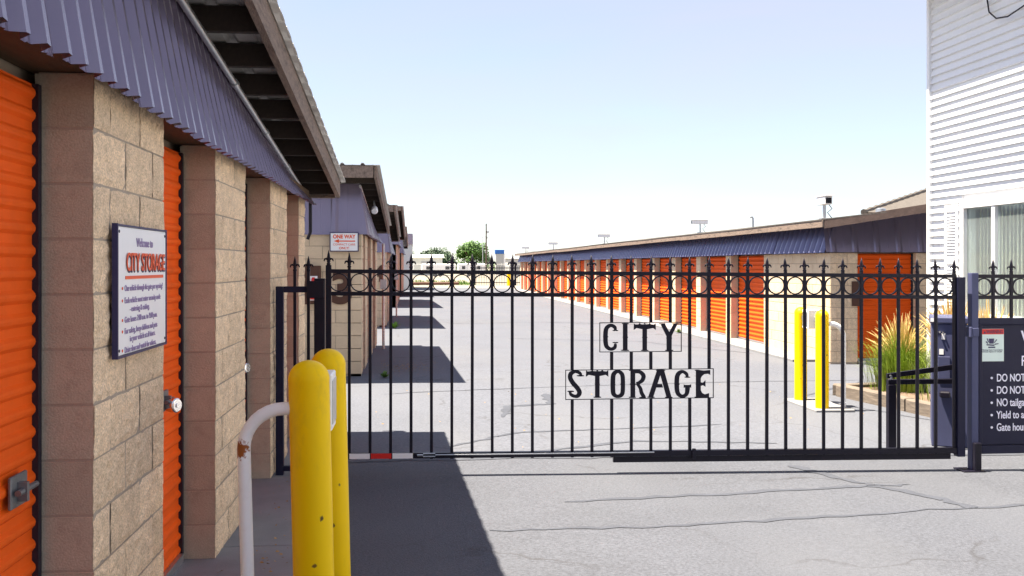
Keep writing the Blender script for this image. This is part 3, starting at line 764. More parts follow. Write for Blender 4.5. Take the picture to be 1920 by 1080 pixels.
rail('bottom_rail', -.70, 4.70, ZB-.02, .045, .05)
rail('track_rail', 1.66, 4.66, ZB-.075, .05, .04, y=GY+.03)
build('drop_bolt', MB().cbox((2.33, GY-.045, .10), (2.36, GY-.027, .19), .003), iron, gate, (2.34, GY, .15))
# stripes of the reflective tape on the bottom rail
xx = -.56
for k, mm_ in enumerate((white_plain, red_m, white_plain)):
    rail('reflective_tape', xx+.004, xx+.172, ZB-.02, .043, .056, m=mm_); xx += .1765
tb = MB().tube([(.0, GY-.04, ZB-.02), (.05, GY-.04, ZB-.02)], .009, 6).tube([(.05, GY-.04, ZB-.008), (.15, GY-.04, ZB-.008)], .006, 6).tube([(.05, GY-.04, ZB-.032), (.15, GY-.04, ZB-.032)], .006, 6).tube([(.15, GY-.04, ZB-.02), (2.0, GY-.036, ZB-.03)], .006, 6)
build('turnbuckle', tb, galv, gate, (.1, GY, ZB))
def finial_mesh():
    b = MB()
    n = 10
    prof = [(0, .0155), (.012, .017), (.02, .011), (.028, .016), (.036, .013), (.044, .009), (.06, .0145), (.085, .011), (.125, .001)]
    b.tube([(0, 0, z) for z, r in prof], [r for z, r in prof], n)
    for s in (-1, 1):   # curled side leaves of the spear tip
        b.tube([(s*.006, 0, .040), (s*.020, 0, .054), (s*.031, 0, .050), (s*.037, 0, .036), (s*.036, 0, .030)], [.008, .009, .0075, .005, .002], 6)
    return mesh(b, iron, True, 'finial')
FIN = finial_mesh()
BAR = {}
def bar_mesh(h, w=.0245):
    k = (round(h, 3), w)
    if k not in BAR: BAR[k] = mesh(MB().cbox((-w/2, -w/2, 0), (w/2, w/2, h), .002), iron, name='bar')
    return BAR[k]
SGN = ((1.395, 2.165, 0.955, 1.238), (1.055, 2.46, .548, .812))   # lettering panels (x0, x1, z0, z1)
def zgate(py, px):
    q = (px-960)/1867; zz = GY/(.99549-.09491*q); return 1.75-(py-497)*zz/1867
def xgate(px):
    q = (px-960)/1867; zz = GY/(.99549-.09491*q); return zz*(q*.99549+.09491)
SGN = []
for (p0, p1, q0, q1) in ((1124, 1278, 604, 660), (1060, 1338, 692, 748)):
    SGN.append((xgate(p0), xgate(p1), zgate(q1, (p0+p1)/2), zgate(q0, (p0+p1)/2)))
bars = []
for k, x in enumerate(BX[1:]):
    g = gh(x); top = ZT + .03 + g
    cuts = sorted([(s[2], s[3]) for s in SGN if s[0] < x < s[1]])
    z = ZB - .05 + g; segs = []
    for (a, c) in cuts: segs.append((z, a)); z = c
    segs.append((z, top))
    for (a, c) in segs:
        o = inst('bar', bar_mesh(c-a), gate, (x, GY, a)); o.rotation_euler = (0, R.gauss(0, .0012), R.gauss(0, .03))
    if k != 1: inst('finial', FIN, o, (x, GY, top)).rotation_euler = (R.gauss(0, .02), R.gauss(0, .025), R.gauss(0, .12))
for x in BX[:-1]:
    cx = x + .1691/2; cz = (ZT+ZM)/2 + gh(cx)
    if 'RING' not in globals():
        b = MB(); pts = []; nn, r0, w, d = 32, .0725, .0095, .022
        for i in range(nn):
            a = 2*math.pi*i/nn
            for r, yy in ((r0-w/2, -d/2), (r0+w/2, -d/2), (r0+w/2, d/2), (r0-w/2, d/2)): b.v.append((r*math.cos(a), yy, r*math.sin(a)))
        for i in range(nn):
            j = (i+1) % nn
            for q in range(4): b.f.append((4*i+q, 4*i+(q+1) % 4, 4*j+(q+1) % 4, 4*j+q)); b.mi.append(0)
        RING = mesh(b, iron, name='ring')
    inst('ring', RING, gate, (cx, GY, cz))
o = inst('stile', bar_mesh(1.62, .045), gate, (BX[0], GY, .13)); inst('finial', FIN, o, (BX[0], GY, 1.75))
build('stile', MB().cbox((4.70, GY-.035, .075), (4.772, GY+.035, 1.645), .004), navy, gate, (4.735, GY, .075))

# cut-out lettering: western style slab letters
def zp(zx, zy): return 1020 + zx/5.3333, 580 + zy/5.3333
def gp(zx, zy):
    px, py_ = zp(zx, zy); return xgate(px), zgate(py_, px)
KX = 8.45/1867/5.3333
LD = [0]
def stroke(mb, pts, closed=False):
    LD[0] = (LD[0] + 1) % 9; d = .004 + LD[0]*.0004
    P = [Vector((*gp(p[0], p[1]), 0)) for p in pts]; Wd = [p[2]*KX for p in pts]
    if len(P) > 2:   # smooth with Catmull-Rom
        Q = []; QW = []; n = len(P); rng = n if closed else n-1
        for i in range(rng):
            g_ = lambda k: (k % n) if closed else min(max(k, 0), n-1)
            p0, p1, p2, p3 = (P[g_(i+j)] for j in (-1, 0, 1, 2)); w1, w2 = Wd[g_(i)], Wd[g_(i+1)]
            for s in range(4):
                t = s/4; Q.append(.5*((2*p1) + (p2-p0)*t + (2*p0-5*p1+4*p2-p3)*t*t + (3*p1-p0-3*p2+p3)*t**3)); QW.append(w1*(1-t)+w2*t)
        if not closed: Q.append(P[-1]); QW.append(Wd[-1])
        P, Wd = Q, QW
    n = len(P); o = len(mb.v)
    for i in range(n):
        a = P[(i-1) % n] if closed or i else P[0]; c = P[(i+1) % n] if closed or i < n-1 else P[-1]
        t = (c-a).normalized(); nn = Vector((-t.y, t.x, 0))
        for s in (-1, 1):
            q = P[i] + nn*s*Wd[i]/2
            mb.v.append((q.x, GY-d, q.y)); mb.v.append((q.x, GY+d, q.y))
    for i in range(n if closed else n-1):
        a = o+4*i; c = o+4*((i+1) % n)
        mb.f += [(a, a+2, c+2, c), (a+1, c+1, c+3, a+3), (a, c, c+1, a+1), (a+2, a+3, c+3, c+2)]; mb.mi += [0]*4
    if not closed:
        e = o+4*(n-1); mb.f += [(o, o+1, o+3, o+2), (e, e+2, e+3, e+1)]; mb.mi += [0]*2
def plate(mb, pts):
    LD[0] = (LD[0] + 1) % 9; d = .004 + LD[0]*.0004
    mb.prism([gp(*p) for p in pts], (0, GY, 0), (1, 0, 0), (0, 0, 1), (0, 1, 0), -d, d)
def serif(mb, x0, x1, y, w=12, up=0):
    stroke(mb, [(x0, y, w*.5), ((x0*3+x1)/4, y, w), ((x0+x1)/2, y+up, w*1.1), ((x0+3*x1)/4, y, w), (x1, y, w*.5)])
def nubs(mb, x0, x1, y): plate(mb, [(x0, y), (x0+10, y-9), (x1-10, y-9), (x1, y), (x1-10, y+9), (x0+10, y+9)])
def letter_T(m, x, y, l, r):
    plate(m, [(l, y), (l+16, y+13), (l+60, y+8), (x, y+12), (r-60, y+8), (r-16, y+13), (r, y), (r+2, y+66), (r-26, y+47), (x+30, y+58), (x-30, y+58), (l+26, y+47), (l-2, y+66)][::-1])
    stroke(m, [(x, y+25, 46), (x, y+272, 46)]); serif(m, x-38, x+38, y+270, 13); nubs(m, x-29, x+29, y+140)
    for q in (-50, 0, 50): plate(m, [(x+q-11, y+10), (x+q, y-5), (x+q+11, y+10)][::-1])
def letter_C(m, x, y):
    stroke(m, [(x+122, y+74, 24), (x+116, y+42, 36), (x+78, y+22, 34), (x+38, y+44, 42), (x+24, y+92, 46), (x+24, y+190, 46), (x+38, y+238, 42), (x+78, y+260, 34), (x+116, y+242, 36), (x+122, y+206, 24)])
    serif(m, x+94, x+150, y+74, 12, -3); serif(m, x+94, x+150, y+194, 12, 3); nubs(m, x-4, x+52, y+135)
lettering = []
def new(): return MB()
m_ = new(); letter_C(m_, 592, 138); lettering.append(m_)
m_ = new(); stroke(m_, [(812, 142, 46), (812, 412, 46)]); serif(m_, 778, 848, 143, 11); serif(m_, 769, 850, 409, 13); nubs(m_, 784, 842, 278); lettering.append(m_)
m_ = new(); letter_T(m_, 1007, 140, 899, 1116); lettering.append(m_)
m_ = new(); stroke(m_, [(1251, 240, 52), (1251, 412, 50)]); stroke(m_, [(1186, 146, 40), (1246, 262, 44)]); stroke(m_, [(1316, 146, 36), (1256, 262, 40)])
serif(m_, 1148, 1216, 145, 11); serif(m_, 1282, 1348, 145, 11); serif(m_, 1211, 1292, 410, 13); nubs(m_, 1220, 1282, 288); lettering.append(m_)
m_ = new(); stroke(m_, [(372, 664, 22), (356, 636, 34), (312, 621, 32), (270, 642, 44), (262, 684, 46), (288, 734, 46), (336, 790, 46), (355, 832, 46), (338, 864, 40), (308, 869, 32), (272, 854, 34), (258, 824, 22)])
serif(m_, 328, 400, 664, 13); serif(m_, 234, 300, 820, 13); nubs(m_, 276, 340, 760); lettering.append(m_)
m_ = new(); letter_T(m_, 533, 608, 421, 642); lettering.append(m_)
m_ = new(); stroke(m_, [(690, 680, 46), (690, 820, 46), (706, 858, 42), (738, 870, 32), (770, 858, 40), (787, 820, 42), (787, 680, 42), (770, 636, 40), (738, 621, 32), (706, 636, 42)], closed=True); nubs(m_, 662, 716, 748); nubs(m_, 760, 812, 748); lettering.append(m_)
m_ = new(); stroke(m_, [(888, 610, 48), (888, 880, 48)]); stroke(m_, [(890, 624, 36), (955, 624, 38), (994, 662, 44), (984, 708, 40), (950, 733, 32), (922, 742, 26)]); stroke(m_, [(930, 742, 28), (962, 786, 34), (976, 836, 38), (1002, 882, 38)])
serif(m_, 848, 918, 879, 13); serif(m_, 952, 1020, 882, 13); serif(m_, 850, 905, 610, 11); nubs(m_, 856, 922, 748); lettering.append(m_)
m_ = new(); stroke(m_, [(1154, 610, 46), (1066, 880, 46)]); stroke(m_, [(1176, 610, 50), (1250, 880, 50)]); plate(m_, [(1112, 748), (1180, 748), (1190, 782), (1100, 782)][::-1])
serif(m_, 1120, 1212, 610, 14); serif(m_, 1033, 1106, 878, 13); serif(m_, 1210, 1284, 880, 13); lettering.append(m_)
m_ = new(); stroke(m_, [(1432, 676, 24), (1424, 646, 34), (1386, 622, 32), (1346, 642, 42), (1329, 690, 46), (1329, 800, 46), (1346, 850, 42), (1386, 869, 32), (1424, 848, 38), (1434, 800, 46), (1434, 756, 50)])
serif(m_, 1406, 1462, 678, 12); plate(m_, [(1398, 748), (1408, 756), (1460, 756), (1470, 748), (1470, 786), (1460, 778), (1408, 778), (1398, 786)][::-1]); nubs(m_, 1302, 1358, 748); lettering.append(m_)
m_ = new(); stroke(m_, [(1543, 608, 50), (1543, 880, 50)])
plate(m_, [(1545, 606), (1600, 612), (1662, 606), (1662, 656), (1640, 644), (1602, 648), (1578, 668), (1562, 700), (1545, 700)][::-1])
plate(m_, [(1545, 796), (1562, 796), (1580, 834), (1608, 850), (1650, 838), (1650, 882), (1545, 882)][::-1])
plate(m_, [(1545, 722), (1588, 735), (1614, 710), (1614, 774), (1588, 758), (1545, 774)][::-1])
serif(m_, 1508, 1560, 610, 12); serif(m_, 1506, 1560, 878, 12); nubs(m_, 1514, 1560, 748); lettering.append(m_)
for i, s in enumerate(SGN):
    x0, x1, z0, z1 = s; w = .006
    fr = build('letter_frame', MB().box((x0, GY-.006, z0), (x1, GY+.006, z0+w)).box((x0, GY-.006, z1-w), (x1, GY+.006, z1)).box((x0, GY-.0055, z0+w), (x0+w, GY+.0055, z1-w)).box((x1-w, GY-.0055, z0+w), (x1, GY+.0055, z1-w)), iron, gate, ((x0+x1)/2, GY, (z0+z1)/2))
    for m_ in (lettering[:4] if i == 0 else lettering[4:]): build('letter', m_, iron, fr, ((x0+x1)/2, GY, (z0+z1)/2))

# fixed side panel beside the wall, latch post
sp = thing('iron_fence', 'narrow black iron fence panel between the block pier and the latch post', 'fence', (-1.0, GY, 0))
build('post', MB().cbox((-1.152, GY-.032, -.05), (-1.09, GY+.032, 1.575), .004), navy, sp, (-1.12, GY, 0))
build('top_rail', MB().cbox((-1.088, GY-.022, 1.525), (-.842, GY+.022, 1.575), .003), navy, sp, (-.95, GY, 1.55))
build('bottom_rail', MB().cbox((-1.088, GY-.02, .06), (-.842, GY+.02, .10), .003), navy, sp, (-.95, GY, .08))
for x in (-1.0, -.89):
    o = inst('bar', bar_mesh(1.70-.1), sp, (x, GY, .1)); inst('finial', FIN, o, (x, GY, 1.70))
lp = thing('latch_post', 'square black steel latch post at the left end of the gate', 'post', (-.79, GY, 0))
build('post', MB().cbox((-.84, GY-.05, -.05), (-.755, GY+.05, 1.64), .004), iron, lp, (-.79, GY, 0))
build('catch_plate', MB().cbox((-.90, GY-.062, 1.48), (-.76, GY-.052, 1.62), .003), iron, lp, (-.8, GY, 1.5))

# right: fixed fence with notice board
rf = thing('iron_fence', 'black iron fence with rings and a navy notice board right of the gate', 'fence', (5.8, GY, 0))
g0 = gh(4.86)
build('post', MB().cbox((4.828, GY-.035, -.1), (4.892, GY+.035, ZT+.03+g0), .004), navy_light, rf, (4.86, GY, 0))
build('foot_plate', MB().cbox((4.72, GY-.10, gz(4.8)), (4.92, GY+.08, gz(4.8)+.012), .003).cbox((4.83, GY-.085, gz(4.8)+.013), (4.89, GY-.042, .20), .003), iron, rf, (4.8, GY, 0))
build('hinge_block', MB().cbox((4.80, GY-.06, 1.12), (4.823, GY+.03, 1.21), .004).cbox((4.826, GY-.062, 1.13), (4.88, GY-.042, 1.20), .003), navy_light, rf, (4.82, GY, 1.16))
build('post', MB().cbox((6.72, GY-.04, -.2), (6.79, GY+.04, ZT+.03+g0), .004), navy, rf, (6.75, GY, 0))
flat = lambda x: g0
rail('top_rail', 4.897, 6.718, ZT, .032, .038, rf, f=flat); rail('middle_rail', 4.897, 6.718, ZM, .032, .038, rf, f=flat)
for k in range(10):
    x = 5.045 + .169*k
    o = inst('bar', bar_mesh(ZT+.03+g0-1.285), rf, (x, GY, 1.285)); inst('finial', FIN, o, (x, GY, ZT+.03+g0))
    if x < 6.7: inst('ring', RING, rf, (x-.0846, GY, (ZT+ZM)/2+g0))
nb = build('notice_board', MB().cbox((4.93, GY-.012, .17), (6.69, GY+.012, 1.225), .003), navy, rf, (5.8, GY, .7))
build('board_frame', MB().cbox((4.897, GY-.03, 1.226), (6.718, GY+.03, 1.285), .004).cbox((4.897, GY-.03, .095), (6.718, GY+.03, .168), .004).cbox((4.897, GY-.03, .17), (4.929, GY+.03, 1.224), .004), navy, nb, (5.8, GY, .7))
UX, UZ = (1, 0, 0), (0, 0, 1)
wl = build('warning_label', MB().box((4.925, GY-.0165, .905), (5.135, GY-.0125, 1.190)), label_green, nb, (5.0, GY, 1.05))
build('label_band', MB().box((4.927, GY-.0185, 1.142), (5.133, GY-.0168, 1.188)), red_m, wl, (5.0, GY, 1.16))
ty = GY - .0195
text('lettering', 'WARNING', .046, (4.970, ty, 1.149), UX, UZ, sign_navy, wl, width=.155)
pic = MB()
pic.prism([(4.945, 1.150), (4.968, 1.150), (4.9565, 1.172)], (0, ty, 0), UX, UZ, (0, 1, 0), -.001, .0008)
build('pictogram', pic, sign_navy, wl, (4.95, GY, 1.16))
pic = MB()
for i, poly in enumerate(([(4.975, 1.045), (5.045, 1.040), (5.050, 1.052), (4.975, 1.056)], [(4.99, 1.022), (5.055, 1.022), (5.055, 1.034), (4.99, 1.034)], [(5.0, 1.060), (5.04, 1.060), (5.045, 1.105), (4.995, 1.105)],
             [(4.965, 1.075), (4.985, 1.058), (4.99, 1.064), (4.972, 1.083)], [(4.975, 1.105), (4.990, 1.070), (4.996, 1.074), (4.983, 1.108)], [(5.048, 1.066), (5.072, 1.094), (5.066, 1.098), (5.044, 1.072)], [(5.05, 1.050), (5.085, 1.056), (5.085, 1.063), (5.05, 1.060)])):
    pic.prism(poly, (0, GY-.0175, 0), UX, UZ, (0, 1, 0), -.0005 - i*.0002, .0006)
build('pictogram', pic, sign_navy, wl, (5.0, GY, 1.06))
text('lettering', 'Moving Gate Can Cause\nSerious Injury or Death', .0155, (4.932, GY-.0175, 1.000), UX, UZ, sign_navy, wl, width=.19)
for (s, zz, h) in (('W', 1.035, .20), ('P', .865, .125)): text('lettering', s, h, (5.295, GY-.0145, zz), UX, UZ, white_text, nb, bold=.001, sx=.85)
for k, s in enumerate(('DO NOT bl', 'DO NOT st', 'NO tailgat', 'Yield to a', 'Gate hour')):
    zz = .728 - .1085*k
    text('lettering', s, .094, (5.068, GY-.0145, zz), UX, UZ, white_text, nb, sx=.70, bold=.0012)
    build('bullet', MB().tube([(5.024, GY-.016, zz+.03), (5.024, GY-.0125, zz+.03)], .011, 12), white_text, nb, (5.02, GY, zz))

# guard bracket behind the gate's right end
GQ = 9.32
gr = thing('gate_guide_frame', 'black steel guide frame and slanting drive arm behind the right end of the gate', 'gate hardware', (4.9, GQ, gz(4.9)))
build('upright', MB().cbox((4.565, GQ-.03, gz(4.6)), (4.645, GQ+.03, .585), .004), iron, gr, (4.6, GQ, 0))
build('cross_bar', MB().cbox((4.565, GQ-.025, .587), (5.30, GQ+.025, .635), .004), iron, gr, (4.9, GQ, .6))
ar = MB()
ar.add([(4.56, GQ-.015, .645), (5.32, GQ-.015, .735), (5.32, GQ-.015, .785), (4.56, GQ-.015, .69), (4.56, GQ+.015, .645), (5.32, GQ+.015, .735), (5.32, GQ+.015, .785), (4.56, GQ+.015, .69)],
       [(0,1,2,3),(7,6,5,4),(0,4,5,1),(1,5,6,2),(2,6,7,3),(3,7,4,0)])
build('drive_arm', ar, iron, gr, (4.9, GQ, .7))
build('pivot', MB().tube([(4.60, GQ, .63), (4.60, GQ, .66)], .02, 10).tube([(4.59, GQ-.03, .67), (4.59, GQ-.016, .67)], .011, 8), galv, gr, (4.6, GQ, .65))

# gate operator cabinet
go = thing('gate_operator', 'navy metal gate operator cabinet standing behind the right end of the gate', 'cabinet', (5.2, 9.5, gz(5.2)))
z0 = gz(5.2)
cabb = build('cabinet', MB().cbox((5.03, 9.36, z0), (5.36, 9.86, 1.165), .008), navy_light, go, (5.2, 9.5, z0))
build('lid', MB().cbox((5.015, 9.34, 1.168), (5.375, 9.88, 1.235), .012), navy_light, go, (5.2, 9.5, 1.2))
build('access_door', MB().cbox((5.09, 9.348, .60), (5.20, 9.358, .84), .003), navy_light, cabb, (5.15, 9.35, .7))
build('sticker', MB().box((5.12, 9.3555, 1.01), (5.155, 9.3585, 1.07)), white_plain, cabb, (5.14, 9.35, 1.04))
build('sticker', MB().box((5.10, 9.3555, .86), (5.14, 9.3585, .915)), white_plain, cabb, (5.12, 9.35, .88))
build('sticker', MB().box((5.02, 9.3355, 1.185), (5.05, 9.3385, 1.222)), white_plain, cabb, (5.03, 9.33, 1.2))
build('key_switch', MB().tube([(5.105, 9.33, 1.085), (5.105, 9.358, 1.085)], .011, 10).tube([(5.135, 9.335, 1.082), (5.135, 9.358, 1.082)], .009, 8), chrome, cabb, (5.12, 9.35, 1.08))
build('cable_hood', MB().cbox((5.10, 9.27, .44), (5.20, 9.358, .50), .012), iron, cabb, (5.15, 9.3, .47))
go.rotation_euler.z = rad(-27); go.location.x += .13; go.location.y += .05

# ------------------------------------------------------------------ keypad bollards
def bollard(x, y, h, r, lean, label, z0):
    t = thing('bollard', label, 'bollard', (x, y, z0), 'yellow bollards at the keypads')
    prof = [(0, r*1.0), (h-r*1.02, r), (h-r*.95, r*1.012)]
    for k in range(1, 9):
        a = k/8*math.pi/2; prof.append((h-r*.95+r*.95*math.sin(a), max(.002, r*1.012*math.cos(a))))
    pts = [(x - lean*z, y, z0+z) for z, q in prof]
    pts[0] = (x, y, z0-.1)
    build('sleeve', MB().tube(pts, [q for z, q in prof], 36), yellow, t, (x, y, z0), smooth=True)
    return t
bollard(-.438, 4.415, 1.335, .0885, .026, 'nearest yellow bollard, left foreground, with white pipe bend', .0)
bollard(-.412, 5.07, 1.33, .086, .026, 'yellow bollard just behind the nearest one, left of the drive', .0)
bollard(5.04, 12.72, 1.22, .081, 0, 'yellow bollard behind the gate at right, left one of the pair', gz(5)+.03)
bollard(5.01, 11.95, 1.22, .081, 0, 'yellow bollard behind the gate at right, in front beside a white pipe', gz(5)+.03)
def bend(x0, x1, y, zt, r, zb, rise=0):
    s = 1 if x1 > x0 else -1; pts = [(x0, y, zt+rise), (x1 - s*r, y, zt)]
    for k in range(1, 9):
        a = k/8*math.pi/2; pts.append((x1 - s*r + s*r*math.sin(a), y, zt - r + r*math.cos(a)))
    pts += [(x1+.0, y, zb+.3), (x1 + .0, y, zb)]
    return pts
rust = mat('white_pipe_rusted', (.86, .86, .86), .4, .04, 6, .03, 60, stain=(.5, .42, .35), stain_amt=.15, stain_scale=20)
pts = bend(-.52, -.748, 4.41, 1.125, .17, 0)
pts[-1] = (-.722, 4.41, -.05); pts[-2] = (-.735, 4.41, .5)
o = tag(build('pipe_bend', MB().tube(pts, .0285, 18), rust, None, (-.74, 4.41, 0), smooth=True), 'white painted pipe bend with a rust patch beside the nearest bollard', 'pipe')
rust_spot(rust, (-.025, -.024, .955), .045, (.30, .085, .015))
tag(build('pipe_bend', MB().tube(bend(5.09, 5.285, 11.95, 1.02, .16, gz(5)), .03, 14), white_pipe, None, (5.2, 11.95, 0), smooth=True), 'white pipe bend beside the yellow bollards behind the gate', 'pipe')
tag(build('keypad_pad', MB().cbox((4.86, 11.78, -.2), (5.36, 12.88, gz(5)+.028), .01), concrete, None, (5.1, 12.3, 0)), 'small concrete pad under the two yellow bollards behind the gate', 'concrete pad')
def keypad(x, y, z, w, d, h, label, f):
    t = thing('keypad_box', label, 'keypad', (x, y, z))
    build('housing', MB().cbox((x-w/2, y-d/2, z), (x+w/2, y+d/2, z+h), .006), white_plain, t, (x, y, z))
    build('keypad_face', MB().cbox((x+f*w/2, y-d*.42, z+.03), (x+f*(w/2)+.004*f, y+d*.42, z+h-.03), .0005) if f > 0 else MB().cbox((x-w/2-.004, y-d*.42, z+.03), (x-w/2, y+d*.42, z+h-.03), .0005), galv, t, (x, y, z))
    build('bracket', MB().box((x-.012, y-d/2-.09, z+h*.4), (x+.012, y-d/2-.002, z+h*.6)).box((x-.012, y+d/2+.002, z+h*.4), (x+.012, y+d/2+.2, z+h*.6)), galv, t, (x, y, z))
keypad(-.452, 4.71, .99, .13, .22, .26, 'white keypad box held between the two near yellow bollards', 1)
keypad(5.03, 12.33, .94, .17, .2, .24, 'white keypad box held between the two yellow bollards behind the gate', -1)

# ------------------------------------------------------------------ signs
sx = XA + .012
ws = thing('welcome_sign', 'white welcome sign with orange heading on the nearest block pier', 'sign', (sx, 4.2, 1.65))
y0, y1, z0, z1 = 3.925, 4.655, 1.40, 1.90
build('board', MB().cbox((sx+.004, y0, z0), (sx+.018, y1, z1), .003), white_plain, ws, (sx, 4.3, 1.65))
build('frame', MB().box((sx+.0, y0-.010, z0-.010), (sx+.022, y0-.0005, z1+.010)).box((sx, y1+.0005, z0-.010), (sx+.022, y1+.008, z1+.010)).box((sx, y0, z0-.010), (sx+.0215, y1, z0-.0005)).box((sx, y0, z1+.0005), (sx+.0215, y1, z1+.008)), sign_navy, ws, (sx, 4.3, 1.65))
UY = (0, 1, 0); tx = sx + .0195; W_ = y1 - y0
text('lettering', 'Welcome to', .052, (tx, y0+W_*.52, z1-.075), UY, UZ, text_purple, ws, 'CENTER', width=.25)
text('heading', 'CITY STORAGE', .102, (tx+.0005, y0+.115, z1-.178), UY, UZ, sign_navy, ws, width=.59, bold=.002)
text('heading', 'CITY STORAGE', .102, (tx+.003, y0+.105, z1-.172), UY, UZ, sign_orange, ws, width=.59, bold=.001)
build('rule', MB().box((tx-.001, y0+.10, z1-.206), (tx+.001, y1-.05, z1-.193)), sign_orange, ws, (tx, 4.3, z1-.2))
for s, dz, dy, w in (('One vehicle through the gate per opening!', .252, .09, .62), ('Each vehicle must enter security code', .300, .09, .58), ('- entering & exiting.', .335, .16, .31), ('Gate hours 7:00 a.m. to 9:00 p.m.', .376, .09, .52),
                     ('For safety, keep children and pets', .420, .09, .52), ('in your vehicle at all times.', .454, .16, .41), ('Drive slow and watch for others.', .494, .09, .50)):
    text('lettering', s, .034, (tx, y0+dy, z1-dz), UY, UZ, text_purple, ws, width=w*.93)
    if dy < .1: build('bullet', MB().tube([(tx-.001, y0+.06, z1-dz+.011), (tx+.001, y0+.06, z1-dz+.011)], .006, 8), sign_orange, ws, (tx, y0, z1-dz))
for yy in (y0+.02, y1-.02):
    for zz in (z0+.02, z1-.02): build('screw', MB().tube([(tx-.002, yy, zz), (tx+.001, yy, zz)], .006, 8), track_m, ws, (tx, yy, zz))

W3 = 15.85 - .004
ow = thing('one_way_sign', 'white one way sign with orange arrow on the corner of building three', 'sign', (-1.1, W3, 2.1))
x0, x1, z0, z1 = -1.345, -.925, 1.975, 2.25
build('board', MB().cbox((x0, W3-.10, z0), (x1, W3-.085, z1), .002), white_plain, ow, (-1.1, W3, 2.1))
build('frame', MB().box((x0-.014, W3-.104, z0-.014), (x0-.0005, W3-.06, z1+.014)).box((x1+.0005, W3-.104, z0-.014), (x1+.014, W3-.06, z1+.014)).box((x0, W3-.1035, z0-.014), (x1, W3-.06, z0-.0005)).box((x0, W3-.1035, z1+.0005), (x1, W3-.06, z1+.014)), sign_navy, ow, (-1.1, W3, 2.1))
xm = (x0+x1)/2; ty = W3-.102
text('lettering', 'ONE WAY', .082, (xm, ty, z1-.082), UX, UZ, sign_orange, ow, 'CENTER', width=.35, bold=.003)
text('lettering', 'COMPACT CARS', .045, (xm, ty, z0+.082), UX, UZ, sign_orange, ow, 'CENTER', width=.34)
text('lettering', 'ONLY!', .055, (xm, ty, z0+.022), UX, UZ, sign_orange, ow, 'CENTER', width=.155, bold=.001)
build('arrow', MB().prism([(x0+.05, .0), (x0+.13, .03), (x0+.13, .009), (x1-.04, .009), (x1-.04, -.009), (x0+.13, -.009), (x0+.13, -.03)][::-1], (0, ty, z0+.150), UX, UZ, (0, 1, 0), -.001, .001), sign_orange, ow, (xm, ty, z0+.15))
n3 = text('building_number', '3', .66, (-1.345, W3-.012, 1.165), UX, UZ, number_brown, None, width=.31, bold=.028, depth=.012)
tag(n3, 'big brown number three on the tan block wall', 'number')
n4 = text('building_number', '4', .62, (-1.26, 28.5-.012, 1.30), UX, UZ, number_brown, None, width=.36, bold=.02, depth=.012)
tag(n4, 'brown number four on the next tan block wall', 'number')
n5 = text('building_number', '1', .64, (7.74, YR0-.014, 1.0), UX, UZ, number_brown, None, width=.20, bold=.012, depth=.012)
tag(n5, 'brown number on the end wall of the right-hand building', 'number')
fe = thing('extinguisher_cabinet', 'brown fire extinguisher box on the wall left of number three', 'cabinet', (-1.6, W3, 1.4))
build('box', MB().box((-1.74, W3-.16, 1.14), (-1.50, W3-.145, 1.74)).box((-1.74, W3-.145, 1.14), (-1.725, W3-.004, 1.74)).box((-1.515, W3-.145, 1.14), (-1.50, W3-.004, 1.74)).box((-1.725, W3-.145, 1.725), (-1.515, W3-.004, 1.74)).box((-1.725, W3-.145, 1.14), (-1.515, W3-.004, 1.155)), number_brown, fe, (-1.6, W3, 1.4))
build('window_panel', MB().box((-1.70, W3-.168, 1.20), (-1.54, W3-.161, 1.58)), white_plain, fe, (-1.6, W3, 1.4))
build('extinguisher', MB().tube([(-1.60, W3-.19, 1.22), (-1.60, W3-.19, 1.46), (-1.60, W3-.19, 1.52), (-1.60, W3-.19, 1.56)], [.05, .05, .03, .02], 12), red_m, fe, (-1.6, W3, 1.4), smooth=True)

# ------------------------------------------------------------------ planter
pl = thing('timber_edging', 'weathered landscape timber edging in front of the ornamental grass', 'planter', (6.0, 12.4, gz(6)))
def beam(p, q, w, z0, z1):
    p, q = Vector(p), Vector(q); d = (q-p).normalized(); n = Vector((-d.y, d.x))*w/2; c = .012
    poly = [p+n, p-n, q-n, q+n]; b = MB()
    b.v = [(v.x, v.y, z0) for v in poly] + [(v.x, v.y, z1-c) for v in poly]
    inn = [p+n*.85+d*c, p-n*.85+d*c, q-n*.85-d*c, q+n*.85-d*c]; b.v += [(v.x, v.y, z1) for v in inn]
    b.f = [(3,2,1,0)] + [(i, (i+1) % 4, 4+(i+1) % 4, 4+i) for i in range(4)] + [(4+i, 4+(i+1) % 4, 8+(i+1) % 4, 8+i) for i in range(4)] + [(8,9,10,11)]; b.mi = [0]*10
    build('timber', b, timber_m, pl, (p.x, p.y, z0))
beam((5.84, 13.30), (6.09, 11.85), .15, gz(6)-.05, gz(6)+.16); beam((6.095, 11.82), (6.33, 10.2), .15, gz(6)-.05, gz(6)+.155)
beam((5.80, 13.46), (5.92, 13.40), .16, gz(6)-.05, gz(6)+.15); beam((5.95, 13.42), (7.6, 13.75), .14, gz(6)-.05, gz(6)+.15)
bed = MB().add([(6.0, 13.35, 0), (6.40, 10.2, 0), (6.85, 10.2, 0), (6.85, 13.5, 0)], [(0,1,2,3)])
bed.v = [(v[0], v[1], .04) for v in bed.v]
structure(build('planting_bed', bed, mulch))
